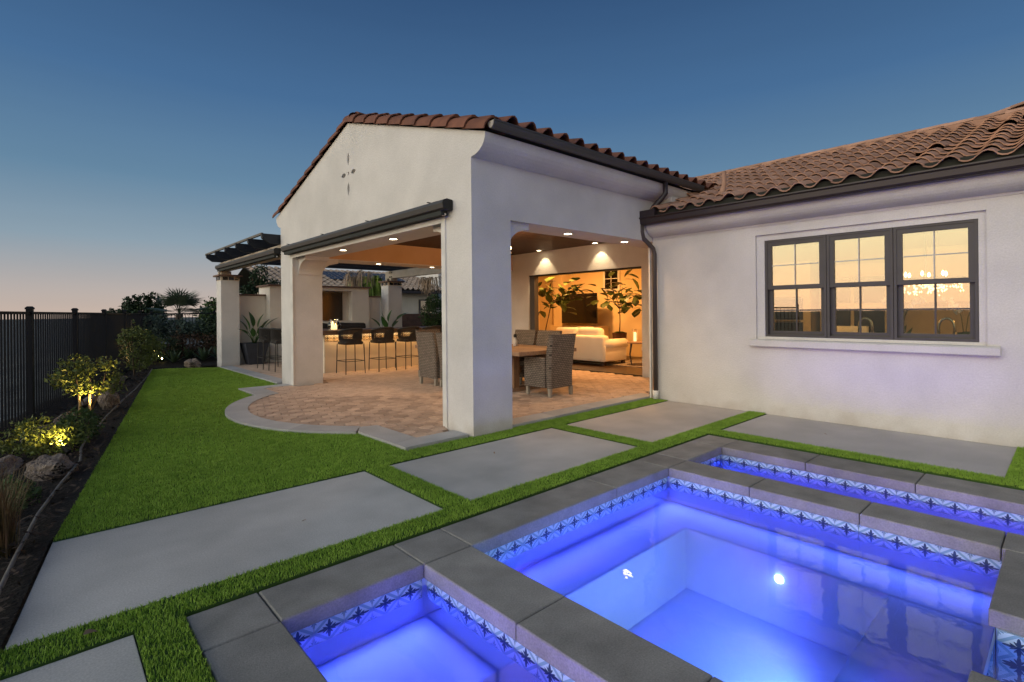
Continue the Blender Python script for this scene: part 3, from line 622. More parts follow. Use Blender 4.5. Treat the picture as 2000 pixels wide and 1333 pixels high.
# beams over the side openings
sec = [(YP, ZL), (YPI-.02, ZL), (YPI-.02, ZE), (YP-.25, ZE)] + right[::-1]
MB().prism(sec, 'X', XP, 8.05).build('side_beam', 'stucco', pav)
sec2 = [(YLI+.02, ZL), (YL, ZL)] + left + [(YL+.25, ZE), (YLI+.02, ZE)]
MB().prism(sec2, 'X', XP, XS+.24).build('side_beam', 'stucco', pav)
MB().prism([(YP+.06, 2.55), (YPI-.02, 2.55), (YPI-.02, ZE), (YP+.06, ZE)], 'X', 8.052, XS).build('side_beam', 'stucco', pav)
# ochre inner faces under the plank ceiling
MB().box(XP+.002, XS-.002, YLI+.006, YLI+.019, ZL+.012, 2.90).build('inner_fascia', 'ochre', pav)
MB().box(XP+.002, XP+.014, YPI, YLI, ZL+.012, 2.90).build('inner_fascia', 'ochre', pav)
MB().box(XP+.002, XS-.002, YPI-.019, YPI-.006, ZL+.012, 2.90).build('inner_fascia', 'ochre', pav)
# back wall with the wide sliding-door opening
YD0, YD1, ZD = 6.094, 9.457, 2.326
for p in ((4.60, YD0, 0, ZD), (YD1, YLI+.02, 0, ZD), (4.60, YLI+.02, ZD, 3.5)): MB().box(XS, XS+.24, p[0], p[1], p[2], p[3]).build('back_wall', 'stucco', pav)
MB().box(XS, XS+.24, YLI+.02, YL, 0, ZL).build('back_wall', 'stucco', pav)
# planks of the ceiling
for k in range(36):
    y0 = YPI-.005 + k*.1385; MB().box(XP+.015, XS-.003, y0+.0025, min(y0+.1385, YLI)-.0025, 2.90, 2.93+.003*(k % 2)).build('ceiling_plank', 'wood_ceil', pav)
MB().box(XP+.01, XS, YPI-.015, YLI+.01, 2.94, 2.97).build('ceiling_deck', 'felt', pav)
# corbels with a hollowed underside
def corb(n=8, w=.36, h=.33):
    return [(0, ZL), (w, ZL), (w, ZL-.075)] + [(w-(w-.02)*math.sin(t), ZL-.075-(h-.075)*(1-math.cos(t))) for t in [R_(90)*k/n for k in range(n+1)]][1:] + [(0.0, ZL-h)]
for c_, s in ((YPI, 1), (YLI, -1)): MB().prism([(c_+s*(a_-.001), z) for a_, z in corb()], 'X', XG+.10, XP-.03).build('corbel', 'stucco', pav)
for x_, y0, y1 in ((XP, YP+.06, YPI-.05), (XP-.025, YLI+.05, YL-.08)): MB().prism([(x_+a_-.001, z) for a_, z in corb()], 'Y', y0, y1).build('corbel', 'stucco', pav)
# thin trim band beneath the gable shade, pillar side tracks
MB().box(XG-.018, XG-.001, YPI-.06, YPI+.02, .05, 2.53).build('shade_track', 'white', pav)
MB().box(XG-.018, XG-.001, YLI-.02, YLI+.10, .05, 2.53).build('shade_track', 'white', pav)
MB().box(XG-.02, XG-.001, YPI+.021, YLI-.021, 2.465, 2.528).build('lintel_trim', 'stucco', pav)

# roof: deck sheets, S tiles, ridge and rake barrels
SL = math.atan2(ZR-ZE, YRG-(YP-.25)); cs, ss = math.cos(SL), math.sin(SL)
roof = MB().add([(XG+.05, YP-.30, ZE+.01), (11.2, YP-.30, ZE+.01), (11.2, YRG, ZR+.03), (XG+.05, YRG, ZR+.03), (XG+.05, YL+.30, ZE+.01), (11.2, YL+.30, ZE+.01)], [(0, 1, 2, 3), (3, 2, 5, 4)]).build('roof', 'felt', pav)
def stile(w=.30, ln=.43, th=.014, hump=.075, n=8):
    """one S tile: x up the slope, y across"""
    b = MB(); prof = []
    for k in range(n+1):
        t = k/n
        if t < .56: a = math.pi*t/.56; prof.append((t*w, hump*math.sin(a)**.8))
        else: a = math.pi*(t-.56)/.44; prof.append((t*w, -.022*math.sin(a)))
    rows = []
    for x, lift in ((0, .030), (ln, -.010)):
        rows.append([(x, y-w/2, z+lift) for y, z in prof]); 
    top = rows; bot = [[(x, y, z-th) for x, y, z in r] for r in rows]
    b.strip(top); b.strip(bot); b.strip([bot[0], top[0]])
    return b
smesh = stile().mesh('roof_tile', 'rtile', True); smesh_b = stile().mesh('roof_tile_brown', 'rtile_b', True)
def slope_mat(p, upv, acr):
    x = Vector(upv).normalized(); y = Vector(acr).normalized(); z = x.cross(y); 
    m = Matrix(((x.x, y.x, z.x, p[0]), (x.y, y.y, z.y, p[1]), (x.z, y.z, z.z, p[2]), (0, 0, 0, 1))); return m
upv = (0, cs, ss)
for r in range(5):
    for k in range(17):
        s_ = -.10 + r*.36; jx = random.uniform(-.004, .004)
        place('tile', smesh_b, roof, mat4=slope_mat((XG+.22+k*.285+jx, YP-.28+s_*cs, ZE+.125+s_*ss+random.uniform(-.003, .003)), upv, (-1, 0, 0)))
rest = MB(); tb_ = stile()
for sgn in (-1, 1):
    for r in range(0 if sgn > 0 else 5, 10):
        for k in range(17):
            s_ = -.10 + r*.36; y = (YP-.28+s_*cs) if sgn < 0 else (YL+.28-s_*cs)
            m = slope_mat((XG+.22+k*.285, y, ZE+.125+s_*ss), (0, cs, ss) if sgn < 0 else (0, -cs, ss), (-1, 0, 0) if sgn < 0 else (1, 0, 0))
            n0 = len(rest.v); rest.v += [tuple(m @ Vector(v)) for v in tb_.v]; rest.f += [tuple(i+n0 for i in f) for f in tb_.f]
stuff(rest.build('upper_tiles', 'rtile_b', roof, True))
def barrel(ln=.42, r0=.155, r1=.13, n=8, th=.016, flat=1.0):
    b = MB(); rows = []; ins = []
    for x, r in ((0, r0), (ln, r1)):
        rows.append([(x, -r*math.cos(math.pi*k/n), r*flat*math.sin(math.pi*k/n)) for k in range(n+1)])
        ins.append([(x, -(r-th)*math.cos(math.pi*k/n), (r-th)*flat*math.sin(math.pi*k/n)) for k in range(n+1)])
    return b.strip(rows).strip(ins).strip([ins[0], rows[0]]).strip([[ins[0][0], rows[0][0]], [ins[1][0], rows[1][0]]]).strip([[ins[0][-1], rows[0][-1]], [ins[1][-1], rows[1][-1]]])
bmesh_b = barrel().mesh('rake_tile', 'rtile_b', True)
RL = (YRG-(YP-.25))/cs
for k in range(10):
    s_ = -.03 + k*(RL/9.7)
    place('rake_tile', bmesh_b, roof, mat4=slope_mat((XG+.09, YP-.27+s_*cs, ZE+.012+s_*ss), (0, cs, ss-.03), (-1, 0, 0)))
    place('rake_tile', bmesh_b, roof, mat4=slope_mat((XG+.09, YL+.27-s_*cs, ZE+.012+s_*ss), (0, -cs, ss-.03), (1, 0, 0)))
for k in range(20): place('ridge_tile', bmesh_b, roof, mat4=slope_mat((XG+.13+k*.37, YRG, ZR+.055), (1, 0, .03), (0, 1, 0)))
# gutter along the near eave and its stub downpipe
GY, GZ = YP-.33, ZE+.095
gp = [(GY-.055*math.cos(t)+0, GZ-.086*math.sin(t)) for t in [math.pi*k/8 for k in range(9)]]
gut = MB().prism(gp + [(y*1+.0, z) for y, z in [(GY+.058, GZ-.004), (GY, GZ-.10), (GY-.055, GZ-.004)]][:0] + [], 'X', XG+.02, 8.12).build('gutter', 'gutter_g', pav)
MB().prism([(GY+(y-GY)*.86, GZ+(z-GZ)*.86-.004) for y, z in gp], 'X', XG+.012, XG+.0195).build('gutter_end_cap', 'gutter_in', pav)
MB().box(XG+.02, 8.12, GY-.061, GY-.045, GZ-.010, GZ+.005).build('gutter_lip', 'gutter_g', pav)
MB().tube([(7.02, GY+.01, GZ-.10), (7.02, GY+.01, GZ-.26), (6.98, GY+.04, GZ-.33), (6.90, GY+.14, GZ-.47), (6.86, GY+.20, GZ-.60)], .04, 8).build('downpipe', 'gutter', pav, True)

# recessed lamps
def recessed(name, p, power, label, size=95, blend=.5, col=(1., .66, .34), d=(0, 0, -1), r=.055):
    t = thing(name, label, 'lamp', p, 'recessed lamps of the covered patio')
    MB().lathe([(r*1.45, 0), (r*1.4, -.006), (r*1.05, -.008), (r, 0)], p, 16).build('trim_ring', 'white', t)
    MB().lathe([(0.001, -.003), (r, -.003), (r, 0.0)], p, 16).build('lens', 'lamp', t)
    ld = bpy.data.lights.new('recessed_beam', 'SPOT'); ld.energy = power; ld.color = col; ld.spot_size = R_(size); ld.spot_blend = blend; ld.shadow_soft_size = .04
    lo = bpy.data.objects.new('recessed_beam', ld); COL.objects.link(lo); lo.parent = t; lo.location = (0, 0, -.02); lo.rotation_euler = Vector(d).to_track_quat('-Z', 'Y').to_euler()
    return t
WRM = (1., .60, .28)
for p, l in (((5.45, 4.80, ZL), 'lit recessed lamp in the side soffit beside the near pillar'), ((6.79, 4.80, ZL), 'lit recessed lamp in the side soffit near the brown downpipe'),
             ((3.82, 6.76, ZL), 'lit recessed lamp in the gable soffit nearer the near pillar'), ((3.82, 8.47, ZL), 'lit recessed lamp in the gable soffit nearer the far pillar'),
             ((5.49, 10.38, ZL), 'lit recessed lamp in the soffit above the bar, left one'), ((6.89, 10.38, ZL), 'lit recessed lamp in the soffit above the bar, right one')):
    recessed('recessed_lamp', p, 34, l, 115, .8, WRM)
for y, l in ((8.86, 'lit recessed lamp washing the wall left above the sliding door'), (7.13, 'lit recessed lamp washing the wall right above the sliding door')):
    recessed('recessed_lamp', (8.99, y, 2.898), 27, l, 78, .25, (1., .74, .42), (.30, 0, -1))

# shades: rolled cassettes
def cassette(name, label, x, y0, y1, z, xw):
    t = thing(name, label, 'shade', (x, (y0+y1)/2, z))
    pr = [(x-.150, z+.015), (x-.138, z-.04), (x-.10, z-.06), (x-.01, z-.06), (x-.01, z+.06), (x-.09, z+.068), (x-.135, z+.05)]
    MB().prism(pr, 'Y', y0, y1).build('cassette', 'shade', t)
    MB().box(x-.115, x-.025, y0+.07, y1-.07, z-.112, z-.063).build('rolled_fabric_bar', 'shade_d', t)
    for yy in (y0-.004, y1+.004): MB().prism([(a_+(.0), c_) for a_, c_ in pr], 'Y', yy-.008, yy+.003 if yy < (y0+y1)/2 else yy+.008).build('end_plate', 'blackm', t)
    MB().tube([(x-.07, y0+.05, z-.105), (x-.07, y0+.11, z-.105)], .014, 8).build('knob', 'silver', t)
    for k in range(4):
        yy = y0+.35+(y1-y0-.6)*k/3; MB().box(x-.12, x-.002, yy-.012, yy+.012, z+.070, z+.078).box(x-.012, x-.002, yy-.05, yy+.05, z+.070, z+.10).build('bracket', 'blackm', t)
    return t
cassette('roll_up_shade', 'long grey roll-up shade mounted across the gable opening', XG, 4.88, 10.27, 2.645, 0)

# ================================================================== HOUSE
XH = 7.156
house = thing('house', 'pale stucco house with terracotta tile roof and triple window', 'house', (9, 1, 0))
HY0, HY1 = -3.2, YP-.0
OY0, OY1, OZ0, OZ1 = .62, 2.935, 1.0, 2.40
def frame_wall(x0, x1, o, i):
    b = MB(); q = [(o[0], o[2]), (o[1], o[2]), (o[1], o[3]), (o[0], o[3])]; r = [(i[0], i[2]), (i[1], i[2]), (i[1], i[3]), (i[0], i[3])]
    v = [(x, *p) for x in (x0, x1) for p in q+r]; f = []
    for k in range(4):
        n = (k+1) % 4; f += [(k, n, n+4, k+4), (k+8, n+8, n+12, k+12), (k, n, n+8, k+8), (k+4, n+4, n+12, k+12)]
    return b.add(v, f)
frame_wall(XH, XH+.2, (HY0, HY1, 0, 2.74), (OY0, OY1, OZ0, OZ1)).build('wall', 'stucco', house)
WY0, WY1, WZ0, WZ1 = .686, 2.831, 1.036, 2.324
frame_wall(XH+.035, XH+.198, (OY0+.001, OY1-.001, OZ0+.001, OZ1-.001), (WY0, WY1, WZ0, WZ1)).build('window_surround', 'stucco', house)
MB().box(XH+.2, XS, 4.30, HY1, 0, 3.2).build('wall', 'stucco', house)
MB().prism([(XH+.01, .905), (XH-.075, .905), (XH-.085, .915), (XH-.085, .985), (XH-.06, 1.0), (XH+.034, 1.004), (XH+.034, .93)], 'Y', .52, 2.99).build('window_sill', 'stucco', house)
cv = [(XH+.002, 2.52), (XH-.012, 2.52), (XH-.012, 2.545)] + [(XH-.015-.20*math.sin(t), 2.55+.155*(1-math.cos(t))) for t in [R_(90)*k/7 for k in range(8)]] + [(XH-.225, 2.705), (XH-.225, 2.735), (XH+.002, 2.735)]
MB().prism(cv, 'Y', HY0, HY1-.03).build('cove_moulding', 'stucco', house)
# gutter, end box, downspout
gx0 = XH-.245
MB().prism([(gx0, 2.715), (gx0-.07, 2.715), (gx0-.095, 2.74), (gx0-.10, 2.80), (gx0-.125, 2.815), (gx0-.125, 2.83), (gx0-.09, 2.832), (gx0-.085, 2.745), (gx0-.01, 2.735), (gx0-.01, 2.83), (gx0, 2.83)], 'Y', HY0, 4.60).build('gutter', 'gutter', house)
MB().box(gx0-.115, gx0-.0, 4.603, 4.615, 2.72, 2.832).build('gutter_end_cap', 'gutter_in', house)
MB().box(gx0-.105, gx0+.03, 4.27, 4.56, 2.836, 2.93).build('gutter_corner_box', 'gutter', house)
MB().tube([(gx0-.05, 4.53, 2.72), (gx0-.05, 4.53, 2.62), (gx0-.02, 4.52, 2.52), (XH-.075, 4.47, 2.37), (XH-.065, 4.455, 2.28), (XH-.065, 4.455, .15)], .035, 10).build('downpipe', 'downpipe', house, True)
MB().tube([(XH-.065, 4.455, .15), (XH-.065, 4.455, .02)], .046, 10).build('downpipe_shoe', 'white', house, True)
MB().box(XH-.06, XH-.015, 4.54, 4.565, .02, 2.45).build('shade_track', 'white', house)
# roof
HX0, HZ0, HX1, HZ1 = XH-.30, 2.85, 11.0, 4.30
hs = math.atan2(HZ1-HZ0, HX1-HX0); hc, hn = math.cos(hs), math.sin(hs)
hroof = MB().add([(HX0+.06, HY0, HZ0-.02), (HX1, HY0, HZ1-.02), (HX1, 7.2, HZ1-.02), (HX0+.06, 4.5, HZ0-.02), (HX1+3.5, HY0, HZ0), (HX1+3.5, 7.2, HZ0)], [(0, 1, 2, 3), (1, 4, 5, 2)]).build('roof', 'felt', house)
MB().box(HX0+.045, HX0+.055, HY0, 4.40, HZ0-.03, HZ0+.075).build('fascia', 'felt', hroof)
TWD = .285; NR = 13; RS = (HX1-HX0)/hc/NR
cand = []
for r in range(NR):
    for k in range(34):
        y = 4.42+2.5 - k*TWD; s_ = r*RS
        if y > 4.50 + r*RS*.62: continue
        if y < HY0: continue
        cand.append((r, y, s_))
vis = [c for c in cand if c[1] > -1.4]; vis.sort(key=lambda c: -c[1]); vis_set = set(vis[-300:] if len(vis) > 300 else vis)
rb = MB(); tb2 = stile(w=.295, ln=RS+.08, hump=.058)
sm2 = tb2.mesh('roof_tile', 'rtile', True)
for c in cand:
    r, y, s_ = c
    lift = .03 if random.random() < .02 else 0; tw = random.uniform(-.006, .006)
    m = slope_mat((HX0+s_*hc, y, HZ0+.018+s_*hn+random.uniform(-.004, .004)+lift), (hc, tw, hn), (-tw, 1, 0))
    if c in vis_set: place('tile', sm2, hroof, mat4=m)
    else: n0 = len(rb.v); rb.v += [tuple(m @ Vector(v)) for v in tb2.v]; rb.f += [tuple(i+n0 for i in f) for f in tb2.f]
if rb.v: stuff(rb.build('outer_tiles', 'rtile', hroof, True))
MB().box(HX1-.14, HX1+.14, HY0, 7.2, HZ1-.06, HZ1+.045).build('ridge_mortar', 'rtile', hroof)
rid = barrel(.40, .125, .11, 4, .016, .6).mesh('ridge_tile', 'rtile')
for k in range(26): place('ridge_tile', rid, hroof, mat4=slope_mat((HX1, 7.2-k*.36, HZ1+.05), (0, -1, .04), (1, 0, 0)))
MB().tube([(7.62, 3.62, 3.14), (7.63, 3.61, 3.20), (7.66, 3.60, 3.30), (7.66, 3.60, 3.50)], [.075, .04, .034, .034], 10).build('vent_pipe', 'rtile', hroof, True)
# taller gable of the same house, far right
MB().prism([(1.15, 4.2), (1.15, 4.83), (-1.6, 5.43), (-1.6, 4.2)], 'X', 12.9, 13.2).build('upper_gable', 'stucco_cream', house)
for k in range(9):
    place('rake_tile', rid, hroof, mat4=slope_mat((12.92, 1.45-k*.34, 4.80+k*.34*.218), (0, -1, .218), (1, .0, 0)))

# triple double-hung window
def sash(par, y0, y1, z0, z1, x, w, mun, mm):
    b = MB().box(x, x+.045, y0, y1, z0, z0+w).box(x, x+.045, y0, y1, z1-w, z1).box(x, x+.045, y0, y0+w, z0+w, z1-w).box(x, x+.045, y1-w, y1, z0+w, z1-w)
    s = b.build('sash', 'frame', par)
    MB().box(x+.018, x+.024, y0+w-.004, y1-w+.004, z0+w-.004, z1-w+.004).build('pane', 'glass', par)
    ym, zm = (y0+y1)/2, (z0+z1)/2; q = .0055 if mm != 'frame' else .009
    mx0 = x+.006; mx1 = mx0+.008
    MB().box(mx0, mx1, ym-q, ym+q, z0+w, z1-w).build('muntin', mm, par); MB().box(mx0+.001, mx1+.001, y0+w, ym-q, zm-q, zm+q).build('muntin', mm, par); MB().box(mx0+.001, mx1+.001, ym+q, y1-w, zm-q, zm+q).build('muntin', mm, par)
ZM = 1.685; units = ((2.095, WY1), (1.415, 2.095), (WY0, 1.415))
for y0, y1 in units:
    fw = .028; a_, c_ = y0+.003, y1-.003
    win = MB().box(XH+.045, XH+.15, a_, c_, WZ0, WZ0+fw).box(XH+.045, XH+.15, a_, c_, WZ1-fw, WZ1).box(XH+.045, XH+.15, a_, a_+fw, WZ0+fw, WZ1-fw).box(XH+.045, XH+.15, c_-fw, c_, WZ0+fw, WZ1-fw).build('window', 'frame', house)
    sash(win, a_+fw, c_-fw, ZM-.02, WZ1-fw, XH+.055, .052, True, 'muntin_w')
    sash(win, a_+fw, c_-fw, WZ0+fw, ZM+.025, XH+.103, .048, True, 'frame')

# kitchen seen through it
KX1, KY0, KY1, KZ = 11.2, -3.0, 4.28, 2.66
MB().box(XH+.2, KX1, KY0, KY1, -.05, .0).build('kitchen_floor', 'floor_in', house)
MB().box(XH+.2, KX1, KY0, KY1, KZ, KZ+.05).build('kitchen_ceiling', 'kitchen_paint', house)
MB().box(KX1, KX1+.1, KY0, KY1, 0, KZ).build('kitchen_wall', 'kitchen_paint', house)
MB().box(XH+.2, KX1, KY1, KY1+.02, 0, KZ).build('kitchen_wall', 'kitchen_paint', house)
MB().box(XH+.2, KX1, KY0-.1, KY0, 0, KZ).build('kitchen_wall', 'kitchen_paint', house)
# kitchen fittings
def ceiling_can(p, power, label, col=(1., .46, .13), par=None):
    t = thing('ceiling_lamp', label, 'lamp', p); MB().lathe([(.001, -.004), (.07, -.004), (.085, 0)], p, 14).build('lens', 'lamp', t)
    ld = bpy.data.lights.new('ceiling_beam', 'AREA'); ld.shape = 'DISK'; ld.size = .22; ld.energy = power; ld.color = col
    lo = bpy.data.objects.new('ceiling_beam', ld); COL.objects.link(lo); lo.parent = t; lo.location = (0, 0, -.012); return t
ceiling_can((7.75, 3.75, KZ), 75, 'recessed kitchen ceiling lamp behind the left window')
ceiling_can((7.75, -1.3, KZ), 90, 'recessed kitchen ceiling lamp behind the right window')
t = thing('kitchen_counter', 'dark counter with cream cupboards below the triple window', 'counter', (7.6, 1.7, 0))
MB().box(XH+.22, XH+.82, .2, 3.3, 0, .88).build('cupboard', 'cabinet', t); MB().box(XH+.21, XH+.85, .15, 3.35, .88, .92).build('worktop', 'counter', t)
def faucet(y, label):
    t = thing('faucet', label, 'faucet', (7.55, y, .92)); x = 7.55
    MB().tube([(x, y+.07, .92), (x, y+.07, 1.16)] + [(x, y+.07*math.cos(a), 1.18+.10*math.sin(a)) for a in [R_(180)*k/8 for k in range(9)]] + [(x, y-.07, 1.10)], .014, 8).build('spout', 'chrome', t, True)
    MB().tube([(x, y-.07, 1.13), (x, y-.07, 1.04)], [.017, .022], 8).build('spray_head', 'chrome', t, True)
    MB().tube([(x, y+.07, .93), (x, y+.07, .98)], .026, 10).build('base', 'chrome', t, True)
faucet(1.77, 'arched nickel faucet behind the middle window'); faucet(.995, 'arched nickel faucet behind the right window')
t = thing('oven_tower', 'black double oven with steel trim in cream tall cabinet', 'oven', (11, 3.8, 0))
MB().box(10.6, 11.19, 3.35, 4.1, 0, 2.3).build('cabinet', 'cabinet', t)
for z in (.75, 1.2): MB().box(10.57, 10.599, 3.48, 3.98, z, z+.40).build('oven_door', 'black', t); MB().tube([(10.54, 3.5, z+.42), (10.54, 3.96, z+.42)], .014, 8).build('handle', 'chrome', t)
t = thing('dresser', 'cream display dresser with dark glazed doors behind middle window', 'dresser', (11, 2.7, 0))
MB().box(10.8, 11.19, 2.2, 3.25, 0, 2.2).build('body', 'cabinet', t)
for y in (2.25, 2.76):
    for z in (.95, 1.5): MB().box(10.78, 10.799, y, y+.45, z, z+.46).build('door_pane', 'black', t)
t = thing('wall_cabinet', 'cream cabinet run with dark range recess behind right window', 'cabinet', (11, .6, 0))
MB().box(10.8, 11.19, -.8, 2.0, 0, .9).build('base_unit', 'cabinet', t); MB().box(10.85, 11.19, .9, 2.0, 1.5, 2.4).build('wall_unit', 'cabinet', t); MB().box(10.79, 10.9, -.1, .8, .92, 1.5).build('range', 'black', t); MB().box(10.78, 10.9, -.2, .9, 1.55, 2.5).build('hood', 'wood_ceil', t)
t = thing('armchair', 'cream upholstered chair back seen through the middle window', 'chair', (9.0, 2.3, 0))
MB().box(8.8, 8.9, 2.05, 2.5, .4, 1.14).build('backrest', 'leather', t); MB().box(8.9, 9.4, 2.05, 2.5, .3, .5).build('seat', 'leather', t)
for x, y in ((8.83, 2.08), (8.83, 2.47), (9.36, 2.08), (9.36, 2.47)): MB().tube([(x, y, 0), (x, y, .3)], .02, 6).build('leg', 'trunk', t)
t = thing('chandelier', 'round crystal chandelier sparkling behind the right window', 'chandelier', (9.3, 1.45, 2.66))
cr = MB()
for k in range(150):
    a = rng.random()*6.283; r = .42*math.sqrt(rng.random()); z = 1.57+.16*rng.random()+.10*(1-r/.42); x, y = 9.3+r*math.cos(a), 1.45+r*math.sin(a); q = .011
    cr.add([(x+q, y, z), (x, y+q, z), (x-q, y, z), (x, y-q, z), (x, y, z+q*1.6), (x, y, z-q*1.6)], [(0, 1, 4), (1, 2, 4), (2, 3, 4), (3, 0, 4), (1, 0, 5), (2, 1, 5), (3, 2, 5), (0, 3, 5)])
stuff(cr.build('crystals', 'crystal', t)); MB().tube([(9.3, 1.45, 2.66), (9.3, 1.45, 1.82)], .008, 6).build('rod', 'chrome', t); MB().lathe([(.43, 1.78), (.44, 1.80), (.43, 1.82)], (9.3, 1.45, 0), 20).build('ring', 'chrome', t)
for k in range(6):
    a = k*math.pi/3; MB().lathe([(.001, -.03), (.02, 0), (.014, .03), (.001, .05)], (9.3+.24*math.cos(a), 1.45+.24*math.sin(a), 1.87), 8).build('bulb', 'bulb2', t)
ld = bpy.data.lights.new('chandelier_light', 'POINT'); ld.energy = 4; ld.color = (1., .62, .28); ld.shadow_soft_size = .25; lo = bpy.data.objects.new('chandelier_light', ld); COL.objects.link(lo); lo.parent = t; lo.location = (0, 0, -.85)
def orchid(x, y, label):
    t = thing('orchid', label, 'orchid', (x, y, .92)); MB().lathe([(.05, .92), (.07, 1.04), (.065, 1.04), (.001, 1.03)], (x, y, 0), 12).build('pot', 'pot_r', t)
    for s_ in (-1, 1):
        MB().tube([(x, y, 1.03), (x+.02, y+.03*s_, 1.3), (x+.03, y+.10*s_, 1.5), (x, y+.17*s_, 1.47)], .004, 5).build('stem', 'lf_mid', t)
        P = np.array([[x+.03+rng.normal()*.02, y+s_*(.04+.03*k), 1.36+.035*k-.012*max(0, k-3)**2] for k in range(6) for _ in range(5)]) + rng.normal(size=(30, 3))*.018
        place('blossom', leaf_mesh('blossom', P, .055, 'petal', .9, off=t.location), t)
    place('foliage', leaf_mesh('foliage', np.array([[x, y, 1.06]])+rng.normal(size=(10, 3))*.04, .16, 'lf_mid', .35, off=t.location), t)
orchid(7.72, 1.44, 'white orchid in brown pot between middle and right windows'); orchid(7.72, .86, 'white orchid in brown pot at the right edge of right window')

# ================================================================== LIVING ROOM behind the sliding door
room = thing('living_room', 'warm lit living room shell behind the wide door opening', 'room', (11, 9, 0))
RX0, RX1, RY0, RY1, RZ = XS+.24, 13.2, 5.9, 13.0, 3.1
MB().box(RX0, RX1, RY0, RY1, -.04, .02).build('floor', 'floor_in', room)
MB().box(RX0, RX1+.1, RY0-.1, RY1+.1, RZ, RZ+.05).build('ceiling', 'room_wall', room)
MB().box(RX1, RX1+.1, RY0, RY1, .0, RZ).build('wall', 'room_wall', room); MB().box(RX0, RX1, RY0-.1, RY0, .0, RZ).build('wall', 'room_wall', room); MB().box(RX0, RX1, RY1, RY1+.1, .0, RZ).build('wall', 'room_wall', room)
MB().box(RX0, RX0+.02, YD1, RY1, 0, RZ).build('wall', 'room_wall', room); MB().box(RX0, RX0+.02, RY0, YD0, 0, RZ).build('wall', 'room_wall', room); MB().box(RX0, RX0+.02, YD0, YD1, ZD, RZ).build('wall', 'room_wall', room)
MB().box(RX1-.5, RX1-.001, 9.95, 12.0, 0.02, .93).box(RX1-.4, RX1-.001, 11.55, 11.95, .93, RZ).build('fireplace_surround', 'room_wall', room)
MB().box(RX1-.515, RX1-.501, 10.5, 11.5, .3, .84).build('firebox', 'blackm', room)
wd = MB().box(RX1-.03, RX1-.001, 9.50, 10.14, 2.02, 2.80).build('high_window', 'white', room); MB().box(RX1-.036, RX1-.031, 9.58, 10.06, 2.09, 2.75).build('pane', 'black', wd); MB().box(RX1-.042, RX1-.037, 9.81, 9.83, 2.09, 2.75).box(RX1-.042, RX1-.037, 9.58, 10.06, 2.40, 2.42).build('muntin', 'white', wd)
ceiling_can((10.6, 7.4, RZ), 130, 'recessed living room ceiling lamp above the sofa'); ceiling_can((11.2, 10.2, RZ), 180, 'recessed living room ceiling lamp near the television')
# sliding door: stacked panels and floor track
dr = thing('sliding_door', 'dark framed sliding door panels stacked at the left jamb', 'door', (XS+.1, 9.3, 0))
for k in range(3): MB().box(XS+.04+k*.06, XS+.085+k*.06, YD1-.17+k*.012, YD1-.004, .02, ZD-.02).build('door_panel', 'frame', dr)
MB().box(XS+.02, XS+.22, YD0+.003, YD1-.003, .004, .022).box(XS+.05, XS+.07, YD0+.003, YD1-.003, .022, .034).box(XS+.13, XS+.15, YD0+.003, YD1-.003, .022, .034).build('track', 'blackm', dr)
MB().box(XS+.02, XS+.22, YD0+.003, YD1-.003, ZD-.03, ZD-.002).build('head_rail', 'blackm', dr)
tv = thing('television', 'black flat television on the living room wall above fireplace', 'television', (12.5, 10.6, 1.0))
MB().box(12.56, 12.60, 9.92, 11.36, 1.02, 1.96).build('screen', 'black', tv); MB().box(12.60, 12.70, 10.4, 10.9, 1.3, 1.7).build('wall_mount', 'blackm', tv)

def rbox(name, mat, parent, x0, x1, y0, y1, z0, z1, r=.05, seg=3, smooth=True):
    bm = bmesh.new(); bmesh.ops.create_cube(bm, size=1)
    for v in bm.verts: v.co = Vector(((x0+x1)/2+v.co.x*(x1-x0), (y0+y1)/2+v.co.y*(y1-y0), (z0+z1)/2+v.co.z*(z1-z0))) - org(parent)
    bmesh.ops.bevel(bm, geom=list(bm.edges), offset=r, segments=seg, affect='EDGES', profile=.5)
    me = bpy.data.meshes.new(name); bm.to_mesh(me); bm.free(); me.materials.append(M[mat])
    if smooth: me.polygons.foreach_set('use_smooth', [True]*len(me.polygons))
    return place(name, me, parent)
sf = thing('sofa', 'cream rolled-arm sofa with its back to the patio', 'sofa', (10.8, 8.9, 0))
rbox('back', 'leather', sf, 10.33, 10.58, 7.95, 9.95, .12, .78, .07)
rbox('base', 'leather', sf, 10.345, 11.32, 7.96, 9.94, .12, .42, .03)
for y0, y1 in ((7.90, 8.16), (9.74, 10.0)):
    rbox('arm', 'leather', sf, 10.36, 11.28, y0+.03, y1-.03, .13, .52, .03)
    MB().tube([(10.40, (y0+y1)/2, .55), (11.30, (y0+y1)/2, .55)], .135, 14).build('rolled_arm', 'leather', sf, True)
for y0, y1 in ((8.18, 8.94), (8.96, 9.72)):
    rbox('seat_cushion', 'leather', sf, 10.6, 11.36, y0, y1, .40, .56, .05); o = rbox('back_cushion', 'leather', sf, 10.44, 10.72, y0, y1, .52, .97, .10)
for x, y in ((10.42, 8.02), (11.22, 8.02), (10.42, 9.88), (11.22, 9.88)): MB().box(x-.04, x+.04, y-.04, y+.04, .02, .125).build('foot', 'wood_ceil', sf)
rg = MB().box(10.7, 12.5, 6.8, 9.9, .021, .035).build('rug', 'rug'); tag(rg, 'mottled grey and tan rug under the sofa front', 'rug')
for k, (y, rx) in enumerate(((8.75, .5), (9.05, .6))):
    cu = thing('throw_pillow', ('pale throw pillow at the middle of the sofa, right one', 'pale throw pillow at the middle of the sofa, left one')[k], 'pillow', (10.75, y, .75), 'pillows on the sofa')
    o = rbox('cushion', 'leather', cu, 10.70, 10.82, y-.17, y+.17, .60, .98, .055)
st_ = thing('side_table', 'small dark round-top side table beside the sofa arm', 'side table', (11.1, 7.55, 0))
